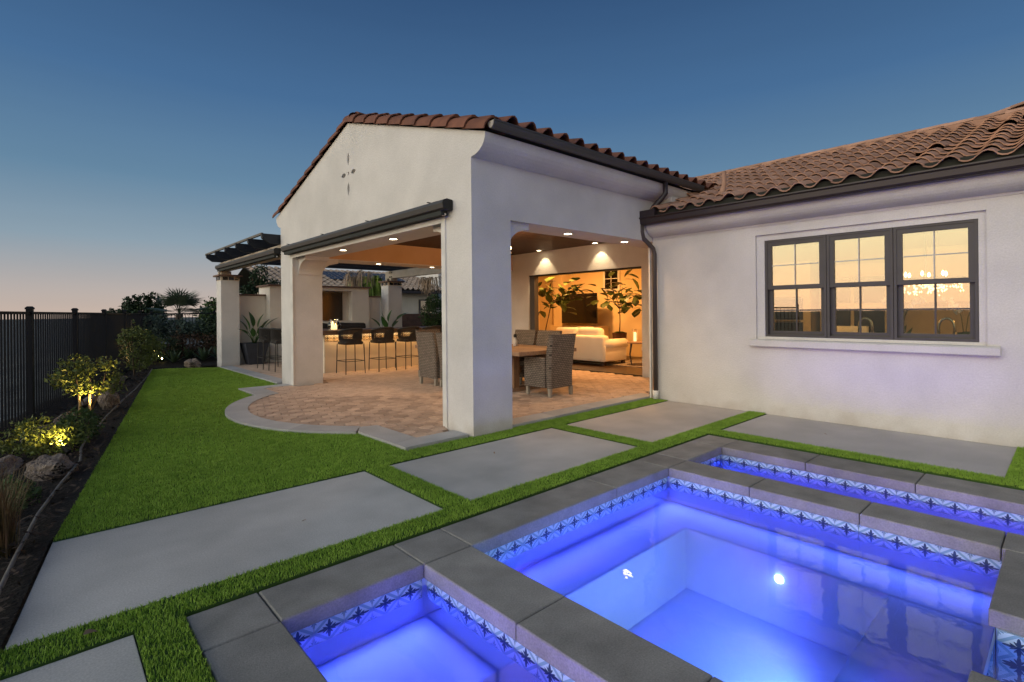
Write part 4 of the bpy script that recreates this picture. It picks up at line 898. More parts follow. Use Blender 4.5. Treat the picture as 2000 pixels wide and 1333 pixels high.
MB().lathe([(.001, .58), (.30, .58), (.31, .60), (.30, .62), (.001, .62)], (11.1, 7.42, 0), 18).build('top', 'table', st_)
for a in (0, 2.1, 4.2): MB().tube([(11.1+.2*math.cos(a), 7.42+.2*math.sin(a), .58), (11.1+.24*math.cos(a), 7.42+.24*math.sin(a), .3), (11.1+.2*math.cos(a), 7.42+.2*math.sin(a), .02)], [.03, .02, .016], 6).build('leg', 'pot', st_)
cj = thing('candle_jar', 'tall glass jar with white candle on the side table', 'candle', (11.05, 7.52, .62))
MB().lathe([(.06, .62), (.06, .92), (.075, .93)], (11.05, 7.52, 0), 12).build('jar', 'clear', cj, True); MB().lathe([(.001, .63), (.035, .63), (.035, .86), (.001, .86)], (11.05, 7.52, 0), 10).build('candle', 'candle', cj)
ac = thing('accent_chair', 'round-backed pale chair at the right edge of the doorway', 'chair', (11.7, 7.3, 0))
MB().prism([(7.3+.32*math.cos(t), .75+.42*math.sin(t)) for t in [math.pi*k/12 for k in range(13)]] + [(6.98, .4), (7.62, .4)], 'X', 11.70, 11.78).build('backrest', 'leather', ac); rbox('seat', 'leather', ac, 11.4, 11.72, 7.02, 7.58, .36, .48, .03)
for x, y in ((11.44, 7.06), (11.44, 7.54), (11.74, 7.06), (11.74, 7.54)): MB().tube([(x, y, .37), (x, y, .02)], [.022, .014], 6).build('leg', 'wood_ceil', ac)

def big_leaf(name, mat, L=.3, w=.19, fiddle=True, n=6, droop=.25, fold=.12):
    rows = []
    for k in range(n+1):
        t = k/n
        if fiddle: hw = w*.5*(math.sin(math.pi*min(1, t*1.0))**.6)*(.62+.75*t if t < .75 else 1.18-(t-.75)*1.2)*(1-.18*math.exp(-((t-.45)/.12)**2))
        else: hw = w*.5*math.sin(math.pi*t**.85)**.75
        if k in (0, n): hw = .003
        z = -droop*L*t*t; rows.append([(L*t, -hw, z+fold*hw), (L*t, 0, z), (L*t, hw, z+fold*hw)])
    return MB().strip(rows).mesh(name, mat, True)
figl = big_leaf('leaf', 'lf_fig', .34, .23)
def stick_leaves(t, tips, me, n, spread, smin, smax, upb=.2, droop=0):
    for k in range(n):
        c = tips[k % len(tips)]; p = Vector(c) + Vector(rng.normal(size=3)*spread); d = Vector(rng.normal(size=3)); d.z = d.z*.5+upb; d.normalize()
        q = d.to_track_quat('X', 'Z').to_matrix().to_4x4(); s_ = random.uniform(smin, smax)
        o = place('leaf', me, t); o.matrix_local = Matrix.Translation(p-t.location) @ q @ Matrix.Scale(s_, 4)
def fig(label, base, pot_h, tips, trunk, n):
    t = thing('fig_tree', label, 'plant', base); x, y, z = base
    MB().lathe([(.14, .02), (.20, pot_h), (.18, pot_h), (.001, pot_h-.03)], (x, y, 0), 12).build('pot', 'pot_r', t, True); MB().lathe([(.18, pot_h-.01), (.10, pot_h+.03), (.001, pot_h+.035)], (x, y, 0), 12).build('moss', 'moss', t, True)
    MB().tube(trunk, [.022]+[.015]*(len(trunk)-1), 6).build('trunk', 'trunk', t, True)
    for tp in tips: MB().tube([trunk[-1], ((Vector(trunk[-1])+Vector(tp))/2+Vector((0, 0, .06))), tp], [.012, .009, .006], 5).build('branch', 'trunk', t, True)
    stick_leaves(t, tips, figl, n, .17, .75, 1.2, .1)
fig('leggy fiddle-leaf fig left in front of the television', (11.35, 11.0, 0), .35, [(11.3, 10.85, 2.2), (11.3, 10.55, 2.35), (11.25, 10.25, 1.95), (11.3, 9.95, 2.05), (11.2, 9.65, 2.0), (11.25, 9.45, 1.95), (11.3, 10.75, 1.65), (11.3, 10.35, 1.75), (11.3, 9.9, 1.8)], [(11.35, 11.0, .3), (11.33, 10.9, .9), (11.3, 10.65, 1.6)], 72)
fig('fiddle-leaf fig in brown pot right of the television', (11.75, 8.5, 0), .80, [(11.7, 8.95, 1.9), (11.7, 8.7, 2.05), (11.7, 8.35, 2.05), (11.7, 8.15, 1.75), (11.65, 7.95, 1.65), (11.7, 8.25, 1.5), (11.7, 7.85, 1.85), (11.7, 8.85, 1.7)], [(11.75, 8.5, .75), (11.74, 8.47, 1.1), (11.7, 8.45, 1.45)], 62)

# ================================================================== DINING SET
dt_ = thing('dining_table', 'reclaimed wood trestle dining table set under the patio roof', 'table', (6.2, 7.4, 0))
for k in range(7): MB().box(5.52+k*.1972, 5.52+(k+1)*.1972-.003, 5.90, 8.95, .70+.001*(k % 2), .762-.001*(k % 3)).build('top_plank', 'table', dt_)
for y in (6.55, 8.3):
    for x in (5.94, 6.34): MB().box(x, x+.13, y-.07, y+.07, .10, .70).build('leg', 'table_d', dt_)
    MB().box(5.72, 6.70, y-.075, y+.075, .031, .10).build('foot', 'table', dt_); MB().box(5.62, 6.80, y-.06, y+.06, .63, .699).build('bearer', 'table_d', dt_)
    s_ = 1 if y < 7 else -1; MB().prism([(y+s_*.10, .14), (y+s_*.16, .12), (y+s_*.62, .62), (y+s_*.54, .64)], 'X', 6.16, 6.24).build('brace', 'table_d', dt_)
MB().box(6.15, 6.25, 6.63, 8.22, .33, .43).build('stretcher', 'table_d', dt_)

def make_chair():
    t = thing('wicker_chair', 'x', 'chair')
    def q(n, *a, **k): return rbox(n, 'wicker', t, *a, **k)
    bm = MB(); rows = []
    for z, y0, y1 in ((.14, -.28, -.20), (.45, -.285, -.19), (.75, -.315, -.225), (1.0, -.36, -.285)):
        w = .275 + .02*(z > .6); c = .025; rows.append([(-w, y0+c, z), (-w+c, y0, z), (w-c, y0, z), (w, y0+c, z), (w, y1, z), (-w, y1, z), (-w, y0+c, z)])
    bm.strip(rows); n = len(bm.v); top = rows[-1]; bm.add(top[:-1], [tuple(range(6))]); bm.build('backrest', 'wicker', t)
    q('side_panel', -.295, -.225, -.18, .30, .14, .63, r=.02); q('side_panel', .225, .295, -.18, .30, .14, .63, r=.02)
    q('seat', -.222, .222, -.18, .29, .36, .46, r=.02); q('front_apron', -.222, .222, .265, .295, .14, .355, r=.01)
    for sx in (-1, 1):
        for y, dy in ((-.25, -.03), (.25, .02)): MB().prism([(sx*.245-.028, .14), (sx*.245+.028, .14), (sx*.25+.02, 0), (sx*.25-.02, 0)], 'Y', y-.026, y+.026).build('leg', 'legs', t)
    return t
ch = make_chair(); CH = [((6.20, 5.90), 0, 'grey wicker armchair at the near end of the dining table'),
    ((5.66, 8.30), -90, 'grey wicker chair on the bar side of dining table, farther one'), ((5.66, 7.62), -90, 'grey wicker chair by near pillar, half hidden behind it'),
    ((6.93, 7.52), 90, 'grey wicker chair behind the table, nearer the pillar'), ((6.93, 6.86), 90, 'grey wicker chair behind the table, nearer the sofa'),
    ((6.20, 9.22), 180, 'grey wicker armchair at the far end of the dining table')]
for i, ((x, y), rz, lb) in enumerate(CH):
    o = ch if i == 0 else copy_tree(ch); o.location = (x, y, .034); o.rotation_euler = (0, 0, R_(rz)); o['label'] = lb; o['group'] = 'wicker dining chairs'
bt = thing('bottle_lantern', 'small white bottle with black stopper on the dining table', 'bottle', (6.5, 7.05, .762))
MB().lathe([(.001, .763), (.045, .763), (.045, .86), (.02, .90), (.02, .93)], (6.5, 7.05, 0), 12).build('bottle', 'white', bt, True); MB().lathe([(.03, .925), (.03, .97), (.015, .99), (.001, .99)], (6.5, 7.05, 0), 10).build('stopper', 'blackm', bt, True)
lt = thing('lantern_chandelier', 'hanging chandelier with bare bulbs above the dining table', 'chandelier', (6.2, 7.08, 2.9))
MB().tube([(6.2, 7.08, 2.9), (6.2, 7.08, 2.62)], .012, 6).build('rod', 'blackm', lt); MB().lathe([(.19, 2.47), (.20, 2.48), (.20, 2.50), (.19, 2.51)], (6.2, 7.08, 0), 24).build('ring', 'chrome', lt, True)
for k in range(6):
    a = k*math.pi/3+.2; x, y = 6.2+.17*math.cos(a), 7.08+.17*math.sin(a)
    MB().tube([(6.2, 7.08, 2.62), (6.2+.10*math.cos(a), 7.08+.10*math.sin(a), 2.66), (x, y, 2.55)], .006, 5).build('arm', 'blackm', lt)
    MB().lathe([(.001, 2.535), (.016, 2.55), (.017, 2.57), (.008, 2.60), (.001, 2.605)], (x, y, 0), 8).build('bulb', 'bulb', lt, True)
ld = bpy.data.lights.new('chandelier_light', 'POINT'); ld.energy = 95; ld.color = (1., .58, .26); ld.shadow_soft_size = .2; lo = bpy.data.objects.new('chandelier_light', ld); COL.objects.link(lo); lo.parent = lt; lo.location = (0, 0, -.38)

# ================================================================== BAR, STOOLS, TV WALL, PERGOLA
bar = thing('bar', 'cream stucco bar with brown stone counter and patterned tile band', 'bar', (6.5, 12.5, 0))
MB().box(4.80, 8.9, 11.70, 12.15, .004, .915).build('front_body', 'stucco_cream', bar); MB().box(4.80, 5.25, 12.15, 14.5, .004, .914).build('side_body', 'stucco_cream', bar)
MB().cbox(4.62, 9.05, 11.36, 12.30, .915, 1.02, .008).build('countertop', 'counter', bar); MB().cbox(4.62, 5.4, 12.302, 14.6, .915, 1.018, .008).build('countertop', 'counter', bar)
MB().cbox(6.7, 8.9, 12.9, 13.6, .86, .93, .008).build('back_counter', 'counter', bar); MB().box(6.75, 8.85, 12.95, 13.55, .004, .86).build('back_body', 'stucco_cream', bar)
btm = MB().box(-.006, 0, -.075+.001, .075-.001, -.075, .075).mesh('bar_tile', 'btile'); uvb = btm.uv_layers.new(name='uv')
for li in btm.loops:
    v = btm.vertices[li.vertex_index].co; uvb.data[li.index].uv = ((v.y+.075)/.15, (v.z+.075)/.15)
for k in range(27): place('bar_tile', btm, bar, loc=(4.88+k*.15, 11.699, .828), rot=(0, 0, math.pi/2))
MB().box(4.85, 8.85, 11.655, 11.665, .905, .913).build('light_strip', 'lamp', bar)
ld = bpy.data.lights.new('bar_led', 'AREA'); ld.shape = 'RECTANGLE'; ld.size = 4.0; ld.size_y = .03; ld.energy = 15; ld.color = (1., .54, .18); lo = bpy.data.objects.new('bar_led', ld); COL.objects.link(lo); lo.parent = bar; lo.location = Vector((6.85, 11.62, .90)) - Vector((6.5, 12.5, 0)); lo.rotation_euler = (R_(-25), 0, 0)
def make_stool():
    t = thing('bar_stool', 'x', 'stool'); w, d = .23, .25
    for sx in (-1, 1):
        for sy in (-1, 1): MB().tube([(sx*w*.93, sy*d*.92, .68), (sx*w, sy*d, 0)], .011, 6).build('leg', 'stool_f', t)
    b = MB()
    for a_, c_ in (((-1, -1), (1, -1)), ((1, -1), (1, 1)), ((1, 1), (-1, 1)), ((-1, 1), (-1, -1))): b.tube([(a_[0]*w*.98, a_[1]*d*.98, .29), (c_[0]*w*.98, c_[1]*d*.98, .29)], .008, 6)
    b.build('footrest', 'stool_f', t)
    def loop(s): return [(s*w*1.08*math.sin(a), -d*1.02*math.cos(a)*(1 if abs(a) < R_(90) else .9), 0) for a in [R_(-140)+R_(280)*k/22 for k in range(23)]]
    lo_, hi_ = loop(.98), loop(1.06); n = len(lo_)
    zt = lambda k: 1.02-.13*(abs(k-(n-1)/2)/((n-1)/2))**2
    MB().tube([(x, y, zt(k)) for k, (x, y, _) in enumerate(hi_)], .024, 6).build('top_rail', 'stool_f', t, True)
    b = MB().strip([[(x, y, .67) for x, y, _ in lo_], [(x*1.03, y*1.03, .80) for x, y, _ in lo_]]); b.build('seat_band', 'rope', t, True)
    rp = MB()
    for k in range(n*2-1):
        i = k/2; i0 = int(i); f = i-i0; i1 = min(i0+1, n-1); P0 = Vector(lo_[i0]).lerp(Vector(lo_[i1]), f); P1 = Vector(hi_[i0]).lerp(Vector(hi_[i1]), f); z1 = zt(i)
        rp.tube([(P0.x*1.02, P0.y*1.02, .765), (P1.x, P1.y, z1)], .0105, 4, False)
    rp.build('rope_back', 'rope', t); o = rbox('seat', 'rope', t, -w*.92, w*.92, -d*.9, d*.9, .66, .73, r=.025)
    return t
stl = make_stool(); ST = [((5.21, 11.21), 0, 'black rope bar stool nearest the far pillar, beside the candle lantern'), ((6.01, 11.20), 0, 'second black rope bar stool along the bar from the candle lantern'), ((6.72, 11.20), 0, 'third black rope bar stool along the bar from the candle lantern'), ((7.42, 11.22), 0, 'black rope bar stool mostly hidden behind the wicker chair backs'),
      ((4.27, 13.77), -90, 'black rope bar stool beside the slate planter on the left'), ((4.30, 12.98), -90, 'black rope bar stool half behind the far pillar on the left')]
for i, ((x, y), rz, lb) in enumerate(ST):
    o = stl if i == 0 else copy_tree(stl); o.location = (x, y, .034); o.rotation_euler = (0, 0, R_(rz)); o['label'] = lb; o['group'] = 'rope bar stools round the bar'
hl = thing('candle_lantern', 'round glass hurricane lantern with two lit candles on the bar', 'lantern', (5.06, 11.75, 1.02))
MB().lathe([(.09, 1.022), (.15, 1.09), (.155, 1.13), (.12, 1.20), (.085, 1.23), (.095, 1.265)], (5.06, 11.75, 0), 18).build('glass', 'clear', hl, True); MB().lathe([(.001, 1.021), (.16, 1.021), (.16, 1.03), (.001, 1.03)], (5.06, 11.75, 0), 16).build('tray', 'chrome', hl)
for x, y, h in ((5.02, 11.74, .15), (5.10, 11.76, .10)):
    c_ = MB().lathe([(.001, 1.03), (.034, 1.03), (.034, 1.03+h), (.001, 1.03+h-.008)], (x, y, 0), 12).build('candle', 'candle', hl, True); MB().lathe([(.001, 1.035+h), (.008, 1.045+h), (.001, 1.07+h)], (x, y, 0), 6).build('flame', 'flame', c_)
ld = bpy.data.lights.new('candle_light', 'POINT'); ld.energy = 2.5; ld.color = (1., .55, .2); ld.shadow_soft_size = .02; lo = bpy.data.objects.new('candle_light', ld); COL.objects.link(lo); lo.parent = hl; lo.location = (0, 0, .24)

tvw = thing('garden_wall', 'cream stucco garden wall with raised block framing a television niche', 'wall', (6.4, 15.8, 0))
fw2 = MB(); o_, i_ = (4.77, 7.79, 0, 2.20), (5.15, 7.22, 1.17, 2.10)
q_ = [(o_[0], o_[2]), (o_[1], o_[2]), (o_[1], o_[3]), (o_[0], o_[3])]; r_ = [(i_[0], i_[2]), (i_[1], i_[2]), (i_[1], i_[3]), (i_[0], i_[3])]
v_ = [(p[0], y, p[1]) for y in (15.40, 15.72) for p in q_+r_]; f_ = []
for k in range(4):
    n = (k+1) % 4; f_ += [(k, n, n+4, k+4), (k+8, n+8, n+12, k+12), (k, n, n+8, k+8), (k+4, n+4, n+12, k+12)]
fw2.add(v_, f_).build('niche_block', 'stucco_gw', tvw); MB().box(4.77, 7.79, 15.722, 16.4, 0, 2.20).build('rear_block', 'stucco_gw', tvw)
MB().cbox(4.71, 7.85, 15.34, 16.46, 2.201, 2.25, .012).build('cap', 'cap', tvw)
for x0, x1 in ((3.95, 4.768), (7.792, 8.40)): MB().box(x0, x1, 15.80, 16.1, 0, 1.93).build('low_wall', 'stucco_gw', tvw); MB().cbox(x0, x1, 15.74, 16.16, 1.931, 1.975, .01).build('cap', 'cap', tvw)
ot = thing('outdoor_television', 'black outdoor television set in the garden wall niche', 'television', (6.2, 15.6, 1.2)); MB().box(5.4, 7.0, 15.60, 15.66, 1.19, 2.08).build('screen', 'black', ot); MB().box(5.9, 6.5, 15.66, 15.72, 1.4, 1.8).build('wall_mount', 'blackm', ot)
mt_ = thing('mantel_log', 'dark rough log mantel below the outdoor television', 'mantel', (6.3, 15.25, .85))
rw = []
for k in range(13):
    x = 5.1+2.43*k/12; rw.append([(x, 15.24+.15*math.cos(a)*(1+.12*rng.normal()), .975+.135*math.sin(a)*(1+.10*rng.normal())) for a in [2*math.pi*j/8 for j in range(8)]]); rw[-1].append(rw[-1][0])
lg = MB().strip(rw); lg.f += [tuple(range(8)), tuple(12*9+j for j in range(8))]; lg.build('log', 'log', mt_); 
for x in (5.5, 7.1): MB().box(x-.04, x+.04, 15.30, 15.40, .86, .95).build('bracket', 'blackm', mt_)

per = thing('pergola', 'navy timber pergola on stucco posts beside the covered patio', 'pergola', (6, 13.2, 0))
for x0, x1 in ((3.50, 3.94), (8.42, 8.92)):
    MB().box(x0, x1, 15.26, 15.74, 0, 2.31).build('post', 'stucco', per); MB().box(x0+.0-.004, x1+.004, 15.256, 15.744, 2.311, 2.42).build('post_head', 'stucco_cream', per)
    for k in range(3): MB().box(x0+.04+k*.145, x0+.165+k*.145, 15.246, 15.2555, 2.325, 2.41).build('glass_tile', 'pot' if k == 1 else 'black', per)
    for k in range(3): MB().box(x0-.014, x0-.0045, 15.30+k*.145, 15.42+k*.145, 2.325, 2.41).build('glass_tile', 'black' if k == 1 else 'pot', per)
    MB().cbox(x0-.07, x1+.07, 15.19, 15.81, 2.421, 2.47, .015).build('post_cap', 'cap', per)
MB().box(3.56, 3.72, YL+.003, 15.62, 2.56, 2.80).build('beam', 'beam', per); MB().box(8.58, 8.74, YL+.003, 15.75, 2.56, 2.80).build('beam', 'beam', per)
for x in (3.52, 8.54):
    for y in (15.34, 15.62): MB().box(x, x+.24, y-.05, y+.05, 2.471, 2.559).build('steel_foot', 'beam', per)
    for y in (15.30, 15.42):
        for z in (2.60, 2.74): MB().tube([(x+.0, y, z), (x+.045, y, z)], .016, 8).build('bolt', 'blackm', per)
for k in range(6):
    y = 15.42-.925*k; tail = [(3.19, 2.99), (9.4, 2.99), (9.4, 2.80), (3.34, 2.802), (3.20, 2.90)]
    MB().prism(tail, 'Y', y-.045, y+.045).build('rafter', 'navy', per)
for k in range(14): x = 3.24+k*.45; MB().box(x, x+.045, YL+.26, 15.75, 2.991, 3.035).build('lath', 'greywood' if k == 0 else 'navy', per)
MB().box(3.20, 3.235, YL+.26, 15.50, 2.80, 2.985).build('lath', 'greywood', per) if False else None
cassette('roll_up_shade', 'grey roll-up shade mounted on the pergola beam, left', 3.555, 10.75, 15.45, 2.66, 0)

def bird(label, x, y, pot, lv, zpot=.70):
    t = thing('bird_of_paradise', label, 'plant', (x, y, 0)); me = big_leaf('leaf', 'lf_bird', .46, .19, False, 7, .3, .25)
    if pot:
        MB().prism([(-.17, -.17), (.17, -.17), (.17, .17), (-.17, .17)], 'Z', 0, 1); b = MB(); r0, r1 = .18, .30
        b.add([(x+sx*r0, y+sy*r0, .034) for sx, sy in ((-1, -1), (1, -1), (1, 1), (-1, 1))] + [(x+sx*r1, y+sy*r1, zpot) for sx, sy in ((-1, -1), (1, -1), (1, 1), (-1, 1))] + [(x+sx*(r1-.03), y+sy*(r1-.03), zpot) for sx, sy in ((-1, -1), (1, -1), (1, 1), (-1, 1))] + [(x+sx*(r1-.04), y+sy*(r1-.04), zpot-.06) for sx, sy in ((-1, -1), (1, -1), (1, 1), (-1, 1))],
              [(0, 1, 2, 3)] + [(i, (i+1) % 4, (i+1) % 4+4, i+4) for i in range(4)] + [(i+4, (i+1) % 4+4, (i+1) % 4+8, i+8) for i in range(4)] + [(i+8, (i+1) % 4+8, (i+1) % 4+12, i+12) for i in range(4)] + [(12, 13, 14, 15)]).build('planter', 'pot', t)
    for dx, dy, z, pitch, s_ in lv:
        base = Vector((x+dx*.12, y+dy*.12, zpot-.03)); end = Vector((x+dx, y+dy, z)); MB().tube([base, (base+end)/2+Vector((0, 0, .05)), end], [.012, .010, .006], 5).build('stalk', 'lf_bird', t, True)
        d = Vector((dx, dy, pitch)).normalized(); o = place('leaf', me, t); o.matrix_local = Matrix.Translation(end-t.location) @ d.to_track_quat('X', 'Z').to_matrix().to_4x4() @ Matrix.Scale(s_, 4)
    return t
bird('bird of paradise in tapered slate planter by the left pergola post', 4.32, 15.3, True, [(-.12, .0, .98, .9, .95), (-.02, .03, 1.05, 1.8, .95), (.10, .0, 1.02, 1.2, .9), (.25, -.05, 1.02, .35, 1.0), (-.20, -.1, .86, .2, .8), (-.05, -.12, .78, .3, .7), (.15, -.15, .98, .5, .8), (.05, -.2, .85, .5, .7), (-.15, .1, .95, .5, .8)], .62)
bird('bird of paradise planted behind the bar counter', 8.05, 14.7, True, [(-.25, .0, .98, .4, .9), (-.05, .03, 1.05, 1.6, .9), (.05, .0, 1.12, 1.6, .85), (.38, .05, 1.18, .35, 1.1), (.25, .1, .95, .3, .8), (-.15, -.1, .98, .9, .8), (-.1, -.12, .92, .6, .7), (.12, -.15, .95, .8, .7)], .70)

# ================================================================== FENCE
def fence(label, a, c, n_post, first_post=True):
    a, c = Vector(a), Vector(c); L = (c-a).length; d = (c-a)/L; ang = math.atan2(d.y, d.x)
    t = thing('fence', label, 'fence', (a.x, a.y, 0)); t.rotation_euler = (0, 0, ang); ORG[t.name] = Vector((0, 0, 0))
    Hh = 1.47; pk = MB().box(-.008, .008, -.008, .008, .03, Hh-.02).mesh('picket', 'fence')
    b = MB().box(-.032, .032, -.032, .032, -.15, Hh+.025); b.add([(-.04, -.04, Hh+.025), (.04, -.04, Hh+.025), (.04, .04, Hh+.025), (-.04, .04, Hh+.025), (-.04, -.04, Hh+.045), (.04, -.04, Hh+.045), (.04, .04, Hh+.045), (-.04, .04, Hh+.045), (-.022, -.022, Hh+.065), (.022, -.022, Hh+.065), (.022, .022, Hh+.065), (-.022, .022, Hh+.065)], [(0, 1, 2, 3), (8, 9, 10, 11)] + [(i, (i+1) % 4, (i+1) % 4+4, i+4) for i in range(4)] + [(i+4, (i+1) % 4+4, (i+1) % 4+8, i+8) for i in range(4)])
    pm_ = b.mesh('post', 'fence'); st = L/n_post
    for k in range(0 if first_post else 1, n_post+1): o = place('post', pm_, t); o.location = (st*k, 0, 0)
    for k in range(n_post):
        for z in (Hh-.04, .06): MB().box(st*k+.033, st*(k+1)-.033, -.018, .018, z, z+.035).build('rail', 'fence', t)
        m = int((st-.066)/.1)
        for j in range(1, m+1): o = place('picket', pk, t); o.location = (st*k+.033+(st-.066)*j/(m+1), 0, 0)
    return t
fence('black metal picket fence running along the planting bed, near stretch', (-.12-FS*3.9, 5.3, 0), (-.12, 9.2, 0), 2)
fence('black metal picket fence running along the planting bed, far stretch', (-.12, 9.2, 0), (-.12+FS*10, 19.2, 0), 5, False)
fence('black metal picket fence across the back behind the shrubs', (-.12+FS*10, 19.2, 0), (7.5, 18.6, 0), 3, False)

# ================================================================== PLANTS, ROCKS, BED
def shrub(name, label, base, blobs, n, size, mat, stems=(), aspect=.5, up=.3, cat='shrub', group=None, shell=.5):
    t = thing(name, label, cat, base, group)
    place('foliage', leaf_mesh('foliage', cloud(blobs, n, shell), size, mat, aspect, up, off=base), t)
    for s_ in stems: MB().tube(s_[0], s_[1], 5).build('stem', 'trunk', t, True)
    return t
def st(p, r): return (p, [r*(1-.6*k/(len(p)-1)) for k in range(len(p))])
shrub('low_shrub', 'low glossy green shrub lit yellow behind the speaker boulder', (.02, 7.0, 0), [(-.14, 7.15, .16, .20, .3, .16), (.06, 6.95, .13, .2, .25, .13), (.22, 7.15, .14, .15, .25, .14), (-.05, 7.3, .24, .15, .2, .12)], 2600, .036, 'lf_lime', [st([(.0, 7.05, 0), (-.05, 7.1, .25)], .012), st([(.05, 7.0, 0), (.1, 7.0, .2)], .01)], .5)
shrub('leafy_shrub', 'dark green bushy shrub beside the lit low shrub', (.30, 7.5, 0), [(.30, 7.55, .17, .18, .28, .17)], 1300, .038, 'lf_mid', [st([(.3, 7.5, 0), (.3, 7.55, .2)], .01)])
yt = [(.33, 9.15, .78, .16, .22, .10), (.20, 9.1, .58, .16, .25, .13), (.45, 9.2, .62, .18, .25, .14), (.66, 9.2, .72, .13, .2, .10), (.74, 9.3, .52, .14, .2, .12), (.36, 9.1, .42, .16, .2, .10), (.62, 9.2, .40, .18, .2, .10), (.80, 9.2, .34, .1, .15, .07)]
shrub('young_citrus_tree', 'young staked tree lit from below beside the fence', (.42, 9.15, 0), yt, 1700, .046, 'lf_lime', [st([(.40, 9.1, 0), (.35, 9.1, .4), (.30, 9.1, .9)], .014), st([(.44, 9.15, 0), (.5, 9.2, .4), (.45, 9.2, .75)], .012), st([(.46, 9.2, 0), (.62, 9.2, .45), (.70, 9.2, .8)], .012), st([(.42, 9.2, .2), (.25, 9.15, .55)], .008)], .55, cat='tree', shell=.2)
for k, (p, lb) in enumerate((([(.36, 9.05, 0), (.36, 9.06, .36)], 'bare wooden stake left of the young staked tree'), ([(.47, 9.05, 0), (.47, 9.06, .34)], 'bare wooden stake right of the young staked tree'))):
    s_ = thing('tree_stake', lb, 'stake', p[0], 'stakes of the young tree'); MB().tube(p, .014, 6).build('shaft', 'stake', s_)
y3 = [(1.55, 14.3, 1.0, .25, .35, .16), (1.36, 14.3, .86, .18, .3, .13), (1.75, 14.3, .82, .24, .3, .17), (1.45, 14.3, .58, .2, .3, .16), (1.78, 14.3, .52, .22, .3, .18), (1.95, 14.3, .72, .16, .25, .14), (1.6, 14.3, .3, .25, .3, .13), (1.48, 14.3, 1.22, .06, .1, .10)]
shrub('garden_tree', 'slender leafy tree at the far end of the fence bed', (1.55, 14.3, 0), y3, 3000, .048, 'lf_lime', [st([(1.53, 14.3, 0), (1.5, 14.3, .4), (1.48, 14.3, 1.3)], .022), st([(1.53, 14.3, .25), (1.7, 14.3, .7), (1.75, 14.3, 1.0)], .015), st([(1.5, 14.3, .4), (1.36, 14.3, .9), (1.3, 14.3, 1.1)], .010)], .55, cat='tree', shell=.25)
shrub('silver_shrub', 'grey-green shrub mass along the back fence, left part', (2.3, 18.0, .1), [(2.25, 18.0, 1.05, .40, .5, .32), (2.15, 17.8, .75, .35, .4, .3)], 3000, .075, 'lf_silver', [st([(2.3, 18, 0), (2.25, 18, 1)], .02)], .4)
shrub('silver_shrub', 'grey-green shrub mass along the back fence, middle part', (3.0, 18.0, .1), [(2.95, 18.0, .98, .5, .5, .28), (3.5, 18.0, .95, .4, .5, .25)], 3400, .075, 'lf_silver', [st([(3.0, 18, 0), (3.0, 18, .9)], .02)], .4)
shrub('green_shrub', 'dark green shrub right behind the pergola post', (3.9, 17.8, .1), [(3.85, 17.7, .85, .4, .5, .5), (4.1, 17.8, 1.15, .35, .4, .3)], 2600, .08, 'lf_dark', [st([(3.9, 17.8, 0), (3.9, 17.8, .9)], .02)], .45)
shrub('bronze_shrub', 'dark bronze shrub in the shade under the grey-green shrubs', (3.2, 17.4, .1), [(3.2, 17.35, .58, .75, .4, .28), (3.0, 17.2, .35, .8, .3, .25)], 3200, .06, 'lf_red', [st([(3.2, 17.4, 0), (3.2, 17.4, .5)], .02)], .45)
shrub('dark_shrub', 'dark green low shrub behind the agaves', (2.35, 17.0, .1), [(2.35, 17.0, .50, .5, .4, .32)], 1800, .06, 'lf_dark', [st([(2.35, 17, 0), (2.35, 17, .4)], .015)], .45)
def agave(label, x, y, z, r, n=16):
    t = thing('agave', label, 'agave', (x, y, z), 'agaves in front of the back shrubs'); rows = []
    for k in range(6): f = k/5; hw = .055*math.sin(math.pi*(.22+.78*f)**.8)+.002; rows.append([(f*.5, -hw, .10*f-.02+.25*hw), (f*.5, 0, .10*f-.02-.0), (f*.5, hw, .10*f-.02+.25*hw)])
    me = MB().strip(rows).mesh('leaf', 'lf_agave', True)
    for k in range(n):
        a = k*2.4; el = R_(18+58*(k/n)); s_ = r/.5*(1-.25*k/n)*random.uniform(.9, 1.1); d = Vector((math.cos(a)*math.cos(el), math.sin(a)*math.cos(el), math.sin(el)))
        o = place('leaf', me, t); o.matrix_local = Matrix.Translation((0, 0, .05)) @ d.to_track_quat('X', 'Z').to_matrix().to_4x4() @ Matrix.Scale(s_, 4)
for x, y, r, lb in ((2.05, 16.5, .36, 'small agave beside the far yellow uplight'), (2.62, 16.45, .40, 'pale agave between far uplight and small boulder'), (3.05, 17.0, .50, 'large agave behind the small speaker boulder'), (3.35, 16.6, .48, 'agave right of the small speaker boulder'), (3.75, 16.7, .5, 'agave against the left pergola post')): agave(lb, x, y, .08, r)
# ornamental grass
def grassy(label, x, y, n, h, mat):
    b = MB(); t = thing('ornamental_grass', label, 'grass', (x, y, 0))
    V, F = [], []
    for k in range(n):
        a = rng.random()*6.283; l = h*(.5+.6*rng.random()); sp = (.10+.45*rng.random())*l; p = np.array([x+rng.normal()*.03, y+rng.normal()*.05, 0]); d = np.array([math.cos(a), math.sin(a), 0]); w = np.array([-d[1], d[0], 0])*.003
        q = [p, p+d*sp*.25+[0, 0, l*.55], p+d*sp*.7+[0, 0, l*.88], p+d*sp*1.2+[0, 0, l*.92]]; n0 = len(V)
        for i, c in enumerate(q): ww = w*(1-.28*i); V += [c-ww, c+ww]
        F += [(n0+2*i, n0+2*i+1, n0+2*i+3, n0+2*i+2) for i in range(3)]
    place('blades', mesh_np('blades', np.array(V)-np.array([x, y, 0]), F, mat), t)
grassy('rust red ornamental grass clump by the near slab corner', -.19, 4.25, 190, .52, 'lf_grass')
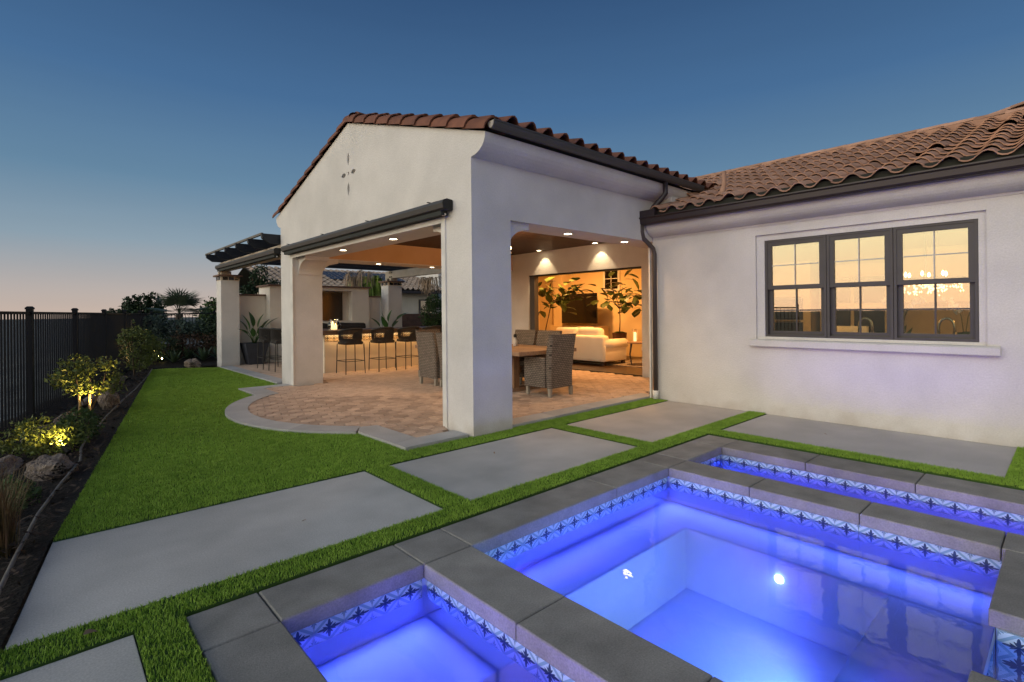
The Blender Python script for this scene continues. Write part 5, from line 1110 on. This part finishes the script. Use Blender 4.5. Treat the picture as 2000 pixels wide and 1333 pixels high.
shrub('low_shrub', 'small dull green ground shrub below the speaker boulder', (-.17, 5.2, 0), [(-.18, 5.2, .10, .10, .3, .10), (-.10, 5.35, .06, .08, .2, .07)], 700, .035, 'lf_mid', (), .55)
# boulders
def boulder(name, label, c, r, seed, mat='rock', holes=0, cat='rock', hole_dir=(.3, -1, .35)):
    t = thing(name, label, cat, (c[0], c[1], 0)); bm = bmesh.new(); bmesh.ops.create_icosphere(bm, subdivisions=5, radius=1); rs = np.random.default_rng(seed)
    K = [(unit(rs.normal(size=3)), rs.uniform(.55, .95)) for _ in range(14)]; W_ = rs.normal(size=(6, 3))*3; ph = rs.random(6)*6
    for v in bm.verts:
        n = np.array(v.co); m = 1.
        for kd, kr in K: m = min(m, kr/max(.25, float(n@kd))) if n@kd > .25 else m
        qv = Vector(n*2.1)+Vector((seed*3.1, seed*1.7, 0)); m *= 1 + .16*noise.fractal(qv, 1., 2.1, 5) + .05*noise.noise(qv*7) - .05*abs(noise.noise(Vector((qv.x*1.2, qv.y*1.2, qv.z*6))))
        v.co = Vector(n*m*np.array(r)) + Vector((0, 0, c[2]))
    me = bpy.data.meshes.new('stone'); bm.to_mesh(me); bm.free(); me.materials.append(M[mat]); o = place('stone', me, t)
    if holes:
        hd = Vector(hole_dir).normalized(); q = hd.to_track_quat('Z', 'Y').to_matrix().to_4x4(); bvh = None
        from mathutils.bvhtree import BVHTree
        bvh = BVHTree.FromPolygons([v.co for v in me.vertices], [p.vertices for p in me.polygons])
        pts = [(0, 0)] + [(.36*math.cos(a), .36*math.sin(a)) for a in [k*6.283/6 for k in range(6)]] + [(.70*math.cos(a+.2), .70*math.sin(a+.2)) for a in [k*6.283/11 for k in range(11)]]
        for u, w in pts:
            s_ = holes; p = Vector((0, 0, c[2])) + q.to_3x3() @ Vector((u*s_, w*s_, 1.)); hit, nrm, _, _ = bvh.ray_cast(p, -hd)
            if hit is None: continue
            a = math.atan2(w, u); pet = [(.11*s_*2.0*math.cos(tt)*.8, .075*s_*2.0*math.sin(tt)) for tt in [k*6.283/10 for k in range(10)]]
            hb_ = MB().add([(x*math.cos(a)-y*math.sin(a), x*math.sin(a)+y*math.cos(a), .0015) for x, y in pet], [tuple(range(10))]).mesh('speaker_hole', 'rock_d')
            oo = place('speaker_hole', hb_, t); oo.matrix_local = Matrix.Translation(hit + nrm*.002) @ nrm.to_track_quat('Z', 'Y').to_matrix().to_4x4()
    return t
boulder('speaker_boulder', 'large tan speaker boulder with flower-shaped sound holes in the bed', (.02, 6.05, .05), (.20, .26, .17), 4, holes=.07, hole_dir=(.45, -1, .25), cat='speaker')
boulder('speaker_boulder', 'small round speaker boulder at the far lawn edge', (2.92, 15.75, .08), (.20, .16, .17), 9, holes=.085, hole_dir=(-.1, -1, .2), cat='speaker')
boulder('boulder', 'pale split boulder beside the hose past the young tree', (.74, 9.75, .10), (.15, .22, .20), 12)
boulder('flat_rock', 'flat tan slab of rock at the left photo edge', (-.27, 6.5, .02), (.14, .45, .11), 21)
for k, (x, y, l, lb) in enumerate(((-.02, 8.0, .55, 'long edging stone along the fence behind the low shrub'), (.22, 9.0, .5, 'edging stone along the fence left of the young tree'), (.52, 10.5, .6, 'edging stone along the fence past the young tree'), (.84, 11.9, .6, 'edging stone along the fence before the slender tree'), (1.18, 13.3, .6, 'edging stone along the fence beside the slender tree'))):
    o = boulder('edging_stone', lb, (x, y, .06), (.10, l, .075), 30+k); o['group'] = 'edging stones along the fence'; o.rotation_euler = (0, 0, R_(-13))
# drip hose
HP = [(-.20, 3.2), (-.16, 3.61), (-.12, 4.0), (-.03, 4.76), (.10, 5.49), (.25, 6.22), (.28, 6.8), (.33, 7.2), (.53, 8.22), (.66, 8.92), (.93, 10.18), (1.21, 11.4), (1.75, 14.05), (2.02, 15.6)]
o = MB().tube([(x, y, .062) for x, y in HP], .012, 6).build('drip_hose', 'hose', None, True); tag(o, 'grey drip irrigation hose lying along the lawn edge', 'hose')
# uplights
def uplight(p, d, power, label, size=75, r=.03):
    t = thing('uplight', label, 'lamp', p, 'garden uplights'); p = Vector(p); d = Vector(d).normalized(); q = d.to_track_quat('Z', 'Y').to_matrix().to_4x4()
    me = MB().lathe([(.001, -.06), (r*.8, -.06), (r, .012), (r*.86, .012), (r*.86, .0)], n=12).mesh('housing', 'blackm'); o = place('housing', me, t); o.matrix_local = q
    me = MB().lathe([(.001, .002), (r*.85, .002)], n=12).mesh('lens', 'up_lamp'); o = place('lens', me, t); o.matrix_local = q
    MB().tube([p-d*.05, (p.x, p.y, .0)], .008, 6).build('spike', 'blackm', t)
    ld = bpy.data.lights.new('uplight_beam', 'SPOT'); ld.energy = power; ld.color = (1., .64, .18); ld.spot_size = R_(size); ld.spot_blend = .7; ld.shadow_soft_size = .02
    lo = bpy.data.objects.new('uplight_beam', ld); COL.objects.link(lo); lo.parent = t; lo.matrix_local = Matrix.Translation(d*.03) @ d.to_track_quat('-Z', 'Y').to_matrix().to_4x4()
uplight((.16, 6.72, .11), (-.35, .55, .7), 50, 'small bright uplight behind the large speaker boulder', 110)
uplight((.50, 8.92, .08), (-.1, .25, 1), 70, 'small bright uplight at the foot of young staked tree', 80)
uplight((2.42, 16.9, .22), (-.6, -1, .6), 160, 'small bright uplight among the agaves', 60)

# ================================================================== BEYOND THE LOT
def fan_palm(label, x, y, z, r, n=30):
    t = thing('fan_palm', label, 'palm', (x, y, z-2.2)); MB().tube([(x, y, z-2.2), (x, y, z)], [.14, .11], 8).build('trunk', 'trunk', t, True); V, F = [], []
    for k in range(n):
        a = k*2.4; el = R_(-15+85*rng.random()); d = Vector((math.cos(a)*math.cos(el), math.sin(a)*math.cos(el), math.sin(el))); c = Vector((x, y, z)) + d*r*.5; sd_ = d.cross(Vector((0, 0, 1))).normalized(); up = sd_.cross(d)
        n0 = len(V); w = .012; V += [Vector((x, y, z))-sd_*w, Vector((x, y, z))+sd_*w, c+sd_*w, c-sd_*w]; F.append((n0, n0+1, n0+2, n0+3))
        for j in range(19):
            b = R_(-105+210*j/18); dd = (d*math.cos(b)+sd_*math.sin(b)); l = r*.55*(.8+.2*math.cos(b))*random.uniform(.9, 1.1); e = c+dd*l-Vector((0, 0, .10*l)); m = c+dd*l*.55; ww = (up.cross(dd)).normalized()*.022
            n0 = len(V); V += [c-ww*.4, m-ww+up*.01, e, m+ww+up*.01]; F.append((n0, n0+1, n0+2, n0+3))
    place('crown', mesh_np('crown', np.array([list(v) for v in V])-np.array([x, y, z-2.2]), F, 'lf_palm'), t)
fan_palm('fan palm rising behind the back fence', 3.45, 20.6, 1.45, 1.0)
def tree(label, base, blobs, n, size, mat, trunk_r=.12, group='trees beyond the lot'):
    t = thing('tree', label, 'tree', base, group); place('crown', leaf_mesh('crown', cloud(blobs, n, .45), size, mat, .55, .2, off=base), t)
    x, y, z = base; b0 = min(blobs, key=lambda q: q[2]); MB().tube([(x, y, z), (x, y, (z+b0[2])/2), (b0[0], b0[1], b0[2])], [trunk_r, trunk_r*.8, trunk_r*.4], 7).build('trunk', 'trunk', t, True)
    for q in blobs[:6]: MB().tube([(x, y, (z+b0[2])/2), q[:3]], [trunk_r*.4, trunk_r*.12], 5).build('limb', 'trunk', t, True)
    return t
tree('round dark tree left of the fan palm', (3.7, 32, -3), [(3.4, 32, 1.4, .6, .6, .6), (3.75, 32, 1.9, .4, .5, .55), (4.2, 32, 1.9, .38, .5, .6), (3.2, 32, 2.0, .22, .3, .4), (4.4, 32, 1.3, .4, .5, .6), (3.6, 32, .9, .8, .6, .6)], 5200, .15, 'lf_dark')
tree('small conical tree far left along the horizon', (3.5, 45, -5), [(3.5, 45, 1.4, .3, .3, .5), (3.9, 45, 1.3, .25, .3, .5)], 700, .15, 'lf_dark'); tree('small dark tree between conical tree and round tree', (4.3, 45, -5), [(4.3, 45, 1.4, .28, .3, .55), (4.6, 45, 1.5, .25, .3, .6)], 700, .15, 'lf_dark')
tree('green tree just left of the pergola post', (5.8, 26, -1), [(5.8, 26, 1.5, .6, .6, .6), (5.4, 26, 1.3, .4, .5, .4)], 2200, .12, 'lf_mid')
tree('open airy tree seen between pergola beam and garden wall', (6.4, 22, 0), [(6.45, 22, 3.0, .28, .3, .35), (6.3, 22, 2.55, .3, .3, .25), (6.75, 22, 2.6, .35, .3, .25), (5.95, 22, 2.35, .3, .3, .2), (7.05, 22, 2.5, .35, .3, .3), (6.15, 22, 2.95, .12, .2, .2), (6.65, 22, 3.3, .12, .2, .18), (6.4, 22, 2.1, .7, .3, .25), (7.3, 22, 2.25, .4, .3, .3)], 2500, .10, 'lf_dark', .07)
shrub('rounded_shrub', 'rounded olive shrub right beside the near pillar behind the bar', (10.4, 15.4, 0), [(10.25, 15.4, 1.35, .36, .4, .50), (10.3, 15.4, 1.75, .28, .3, .28), (10.2, 15.4, .95, .30, .3, .3)], 2600, .075, 'lf_mid', [st([(10.3, 15.4, 0), (10.3, 15.4, 1.2)], .025)], .5)
# neighbour's house
nb = thing('neighbour_house', 'cream neighbouring house with weathered tile roof and solar panels', 'house', (12, 25, 0))
MB().box(7.5, 15.6, 23.2, 29, -.3, 2.46).build('wall', 'stucco_cream', nb); MB().box(7.45, 15.65, 23.14, 23.199, 2.28, 2.40).build('band', 'stucco_cream', nb)
nroof = MB().add([(7, 22.75, 2.52), (16.0, 22.75, 2.52), (16.0, 26.4, 3.62), (7, 26.4, 3.62), (7, 30, 2.52), (16.0, 30, 2.52)], [(0, 1, 2, 3), (3, 2, 5, 4)]).build('roof', 'felt', nb)
ns = math.atan2(1.1, 3.65); b_ = MB(); tl = stile(w=.31, ln=.46, hump=.09)
for r in range(9):
    for k in range(29):
        m = slope_mat((7.15+k*.305, 22.72+r*.42*math.cos(ns), 2.56+r*.42*math.sin(ns)+random.uniform(-.006, .006)), (0, math.cos(ns), math.sin(ns)), (-1, 0, 0)); n0 = len(b_.v); b_.v += [tuple(m @ Vector(v)) for v in tl.v]; b_.f += [tuple(i+n0 for i in f) for f in tl.f]
stuff(b_.build('tiles', 'rtile_old', nroof, True)); MB().box(7, 16, 22.62, 22.74, 2.40, 2.52).build('gutter', 'gutter', nb)
for k, x in enumerate((10.2, 11.6, 13.0)):
    def onr(x, s_): return (x, 22.9+s_*math.cos(ns), 2.72+s_*math.sin(ns))
    b = MB().add([onr(x, 1.2), onr(x+1.35, 1.2), onr(x+1.35, 2.9), onr(x, 2.9)], [(0, 1, 2, 3)]); pnl = b.build('solar_panel', 'solar', nroof)
    for j in range(7): xx = x+j*1.35/6; MB().add([tuple(Vector(onr(xx-.008, s_))+Vector((0, 0, .004))) for s_ in (1.2, 2.9)] + [tuple(Vector(onr(xx+.008, s_))+Vector((0, 0, .004))) for s_ in (2.9, 1.2)], [(0, 1, 2, 3)]).build('panel_line', 'solar_f', pnl)
nw = MB().box(14.55, 15.35, 23.12, 23.199, 1.30, 2.10).build('window', 'frame', nb); MB().box(14.62, 15.28, 23.10, 23.119, 1.37, 2.03).build('pane', 'glass', nw); MB().box(14.62, 15.28, 23.09, 23.099, 1.69, 1.72).build('muntin', 'frame', nw)
MB().box(16.02, 18.5, 23.5, 28, -.3, 3.9).build('tower_wall', 'stucco', nb)
# brown block wall
bw = thing('brick_wall', 'low brown block retaining wall beyond the bar', 'wall', (11.5, 17.6, 0)); MB().box(9.6, 13.4, 17.62, 17.8, -.1, 1.36).build('core', 'felt', bw)
bk = MB().cbox(-.19, .19, -.05, .05, 0, .135, .006).mesh('brick', 'brick')
for r in range(10):
    for k in range(9): o = place('brick', bk, bw, loc=(9.9+k*.39+(.195 if r % 2 else 0), 17.6, -.02+r*.139))
def droopy(label, x, y, z, r, n, mat, drop, name='palm', trunk=True):
    t = thing(name, label, 'palm', (x, y, 0)); V, F = [], []
    if trunk: MB().tube([(x, y, 0), (x, y, z)], [.08, .05], 7).build('trunk', 'trunk', t, True)
    heads = [(Vector((x, y, z)) + Vector(rng.normal(size=3)*np.array([.45, .3, .22])*r), rng.random()*6.283) for _ in range(9)]
    for k in range(n):
        p, a0 = heads[k % 9]; a = a0 + rng.normal()*.7; rr = r*(.15+.75*rng.random()); d = Vector((math.cos(a), math.sin(a), 0)); s_ = Vector((-d.y, d.x, 0))*.010; l = r*drop*(.35+.9*rng.random())
        q = [p, p+d*rr*.4+Vector((0, 0, .10*r)), p+d*rr*.8+Vector((0, 0, -.25*l)), p+d*rr*(.9+.2*rng.random())+Vector((0, 0, -l))]; n0 = len(V)
        for c in q: V += [c-s_, c+s_]
        F += [(n0+2*i, n0+2*i+1, n0+2*i+3, n0+2*i+2) for i in range(3)]
    place('fronds', mesh_np('fronds', np.array([list(v) for v in V])-np.array([x, y, 0]), F, mat), t)
droopy('dead brown palm fronds hanging in front of the solar panels', 9.1, 19.0, 2.85, .55, 150, 'lf_dead', 1.0, 'dead_palm'); droopy('weeping yellow-green palm beside the right pergola post', 10.1, 20.0, 2.75, .62, 700, 'lf_palm_y', 1.2, 'weeping_palm'); droopy('dead brown palm fronds hanging over the neighbour eave at right', 12.6, 19.3, 2.95, .55, 150, 'lf_dead', 1.0, 'dead_palm')

# overhead wires out past the fence, behind the camera: seen mirrored in the window
for k, (z0, z1, x, lb) in enumerate(((9.5, 7.6, -38, 'overhead power line mirrored in the window, lowest'), (11.2, 9.0, -38.5, 'overhead power line mirrored in the window, middle'), (13.2, 10.9, -39, 'overhead power line mirrored in the window, highest'))):
    o = MB().tube([(x, -60+10*i, z0-(z0-z1)*(1-((i-14)/14)**2)) for i in range(29)], .035, 5).build('power_line', 'blackm', None, True); tag(o, lb, 'power line', 'overhead power lines')

# a few fallen leaves on the paving
lfm = big_leaf('fallen_leaf', 'lf_dead', .07, .035, False, 4, .3, .5)
for k, (x, y, z, rz, lb) in enumerate(((.12, 2.86, .03, .6, 'curled dry leaf on the turf strip at bottom left'), (1.3, 3.5, .004, 2.2, 'tiny dry leaf on the large left slab'), (3.3, 3.9, .004, 4., 'tiny dry leaf on the middle slab'), (6.4, 1.9, .004, 5.2, 'tiny dry leaf on the slab below the window'))):
    o = place('fallen_leaf', lfm, None); o.location = (x, y, z+.012); o.rotation_euler = (.2, .1, rz); o.scale = (1, 1, 1) if k == 0 else (.45, .45, .45); tag(o, lb, 'leaf', 'fallen leaves')
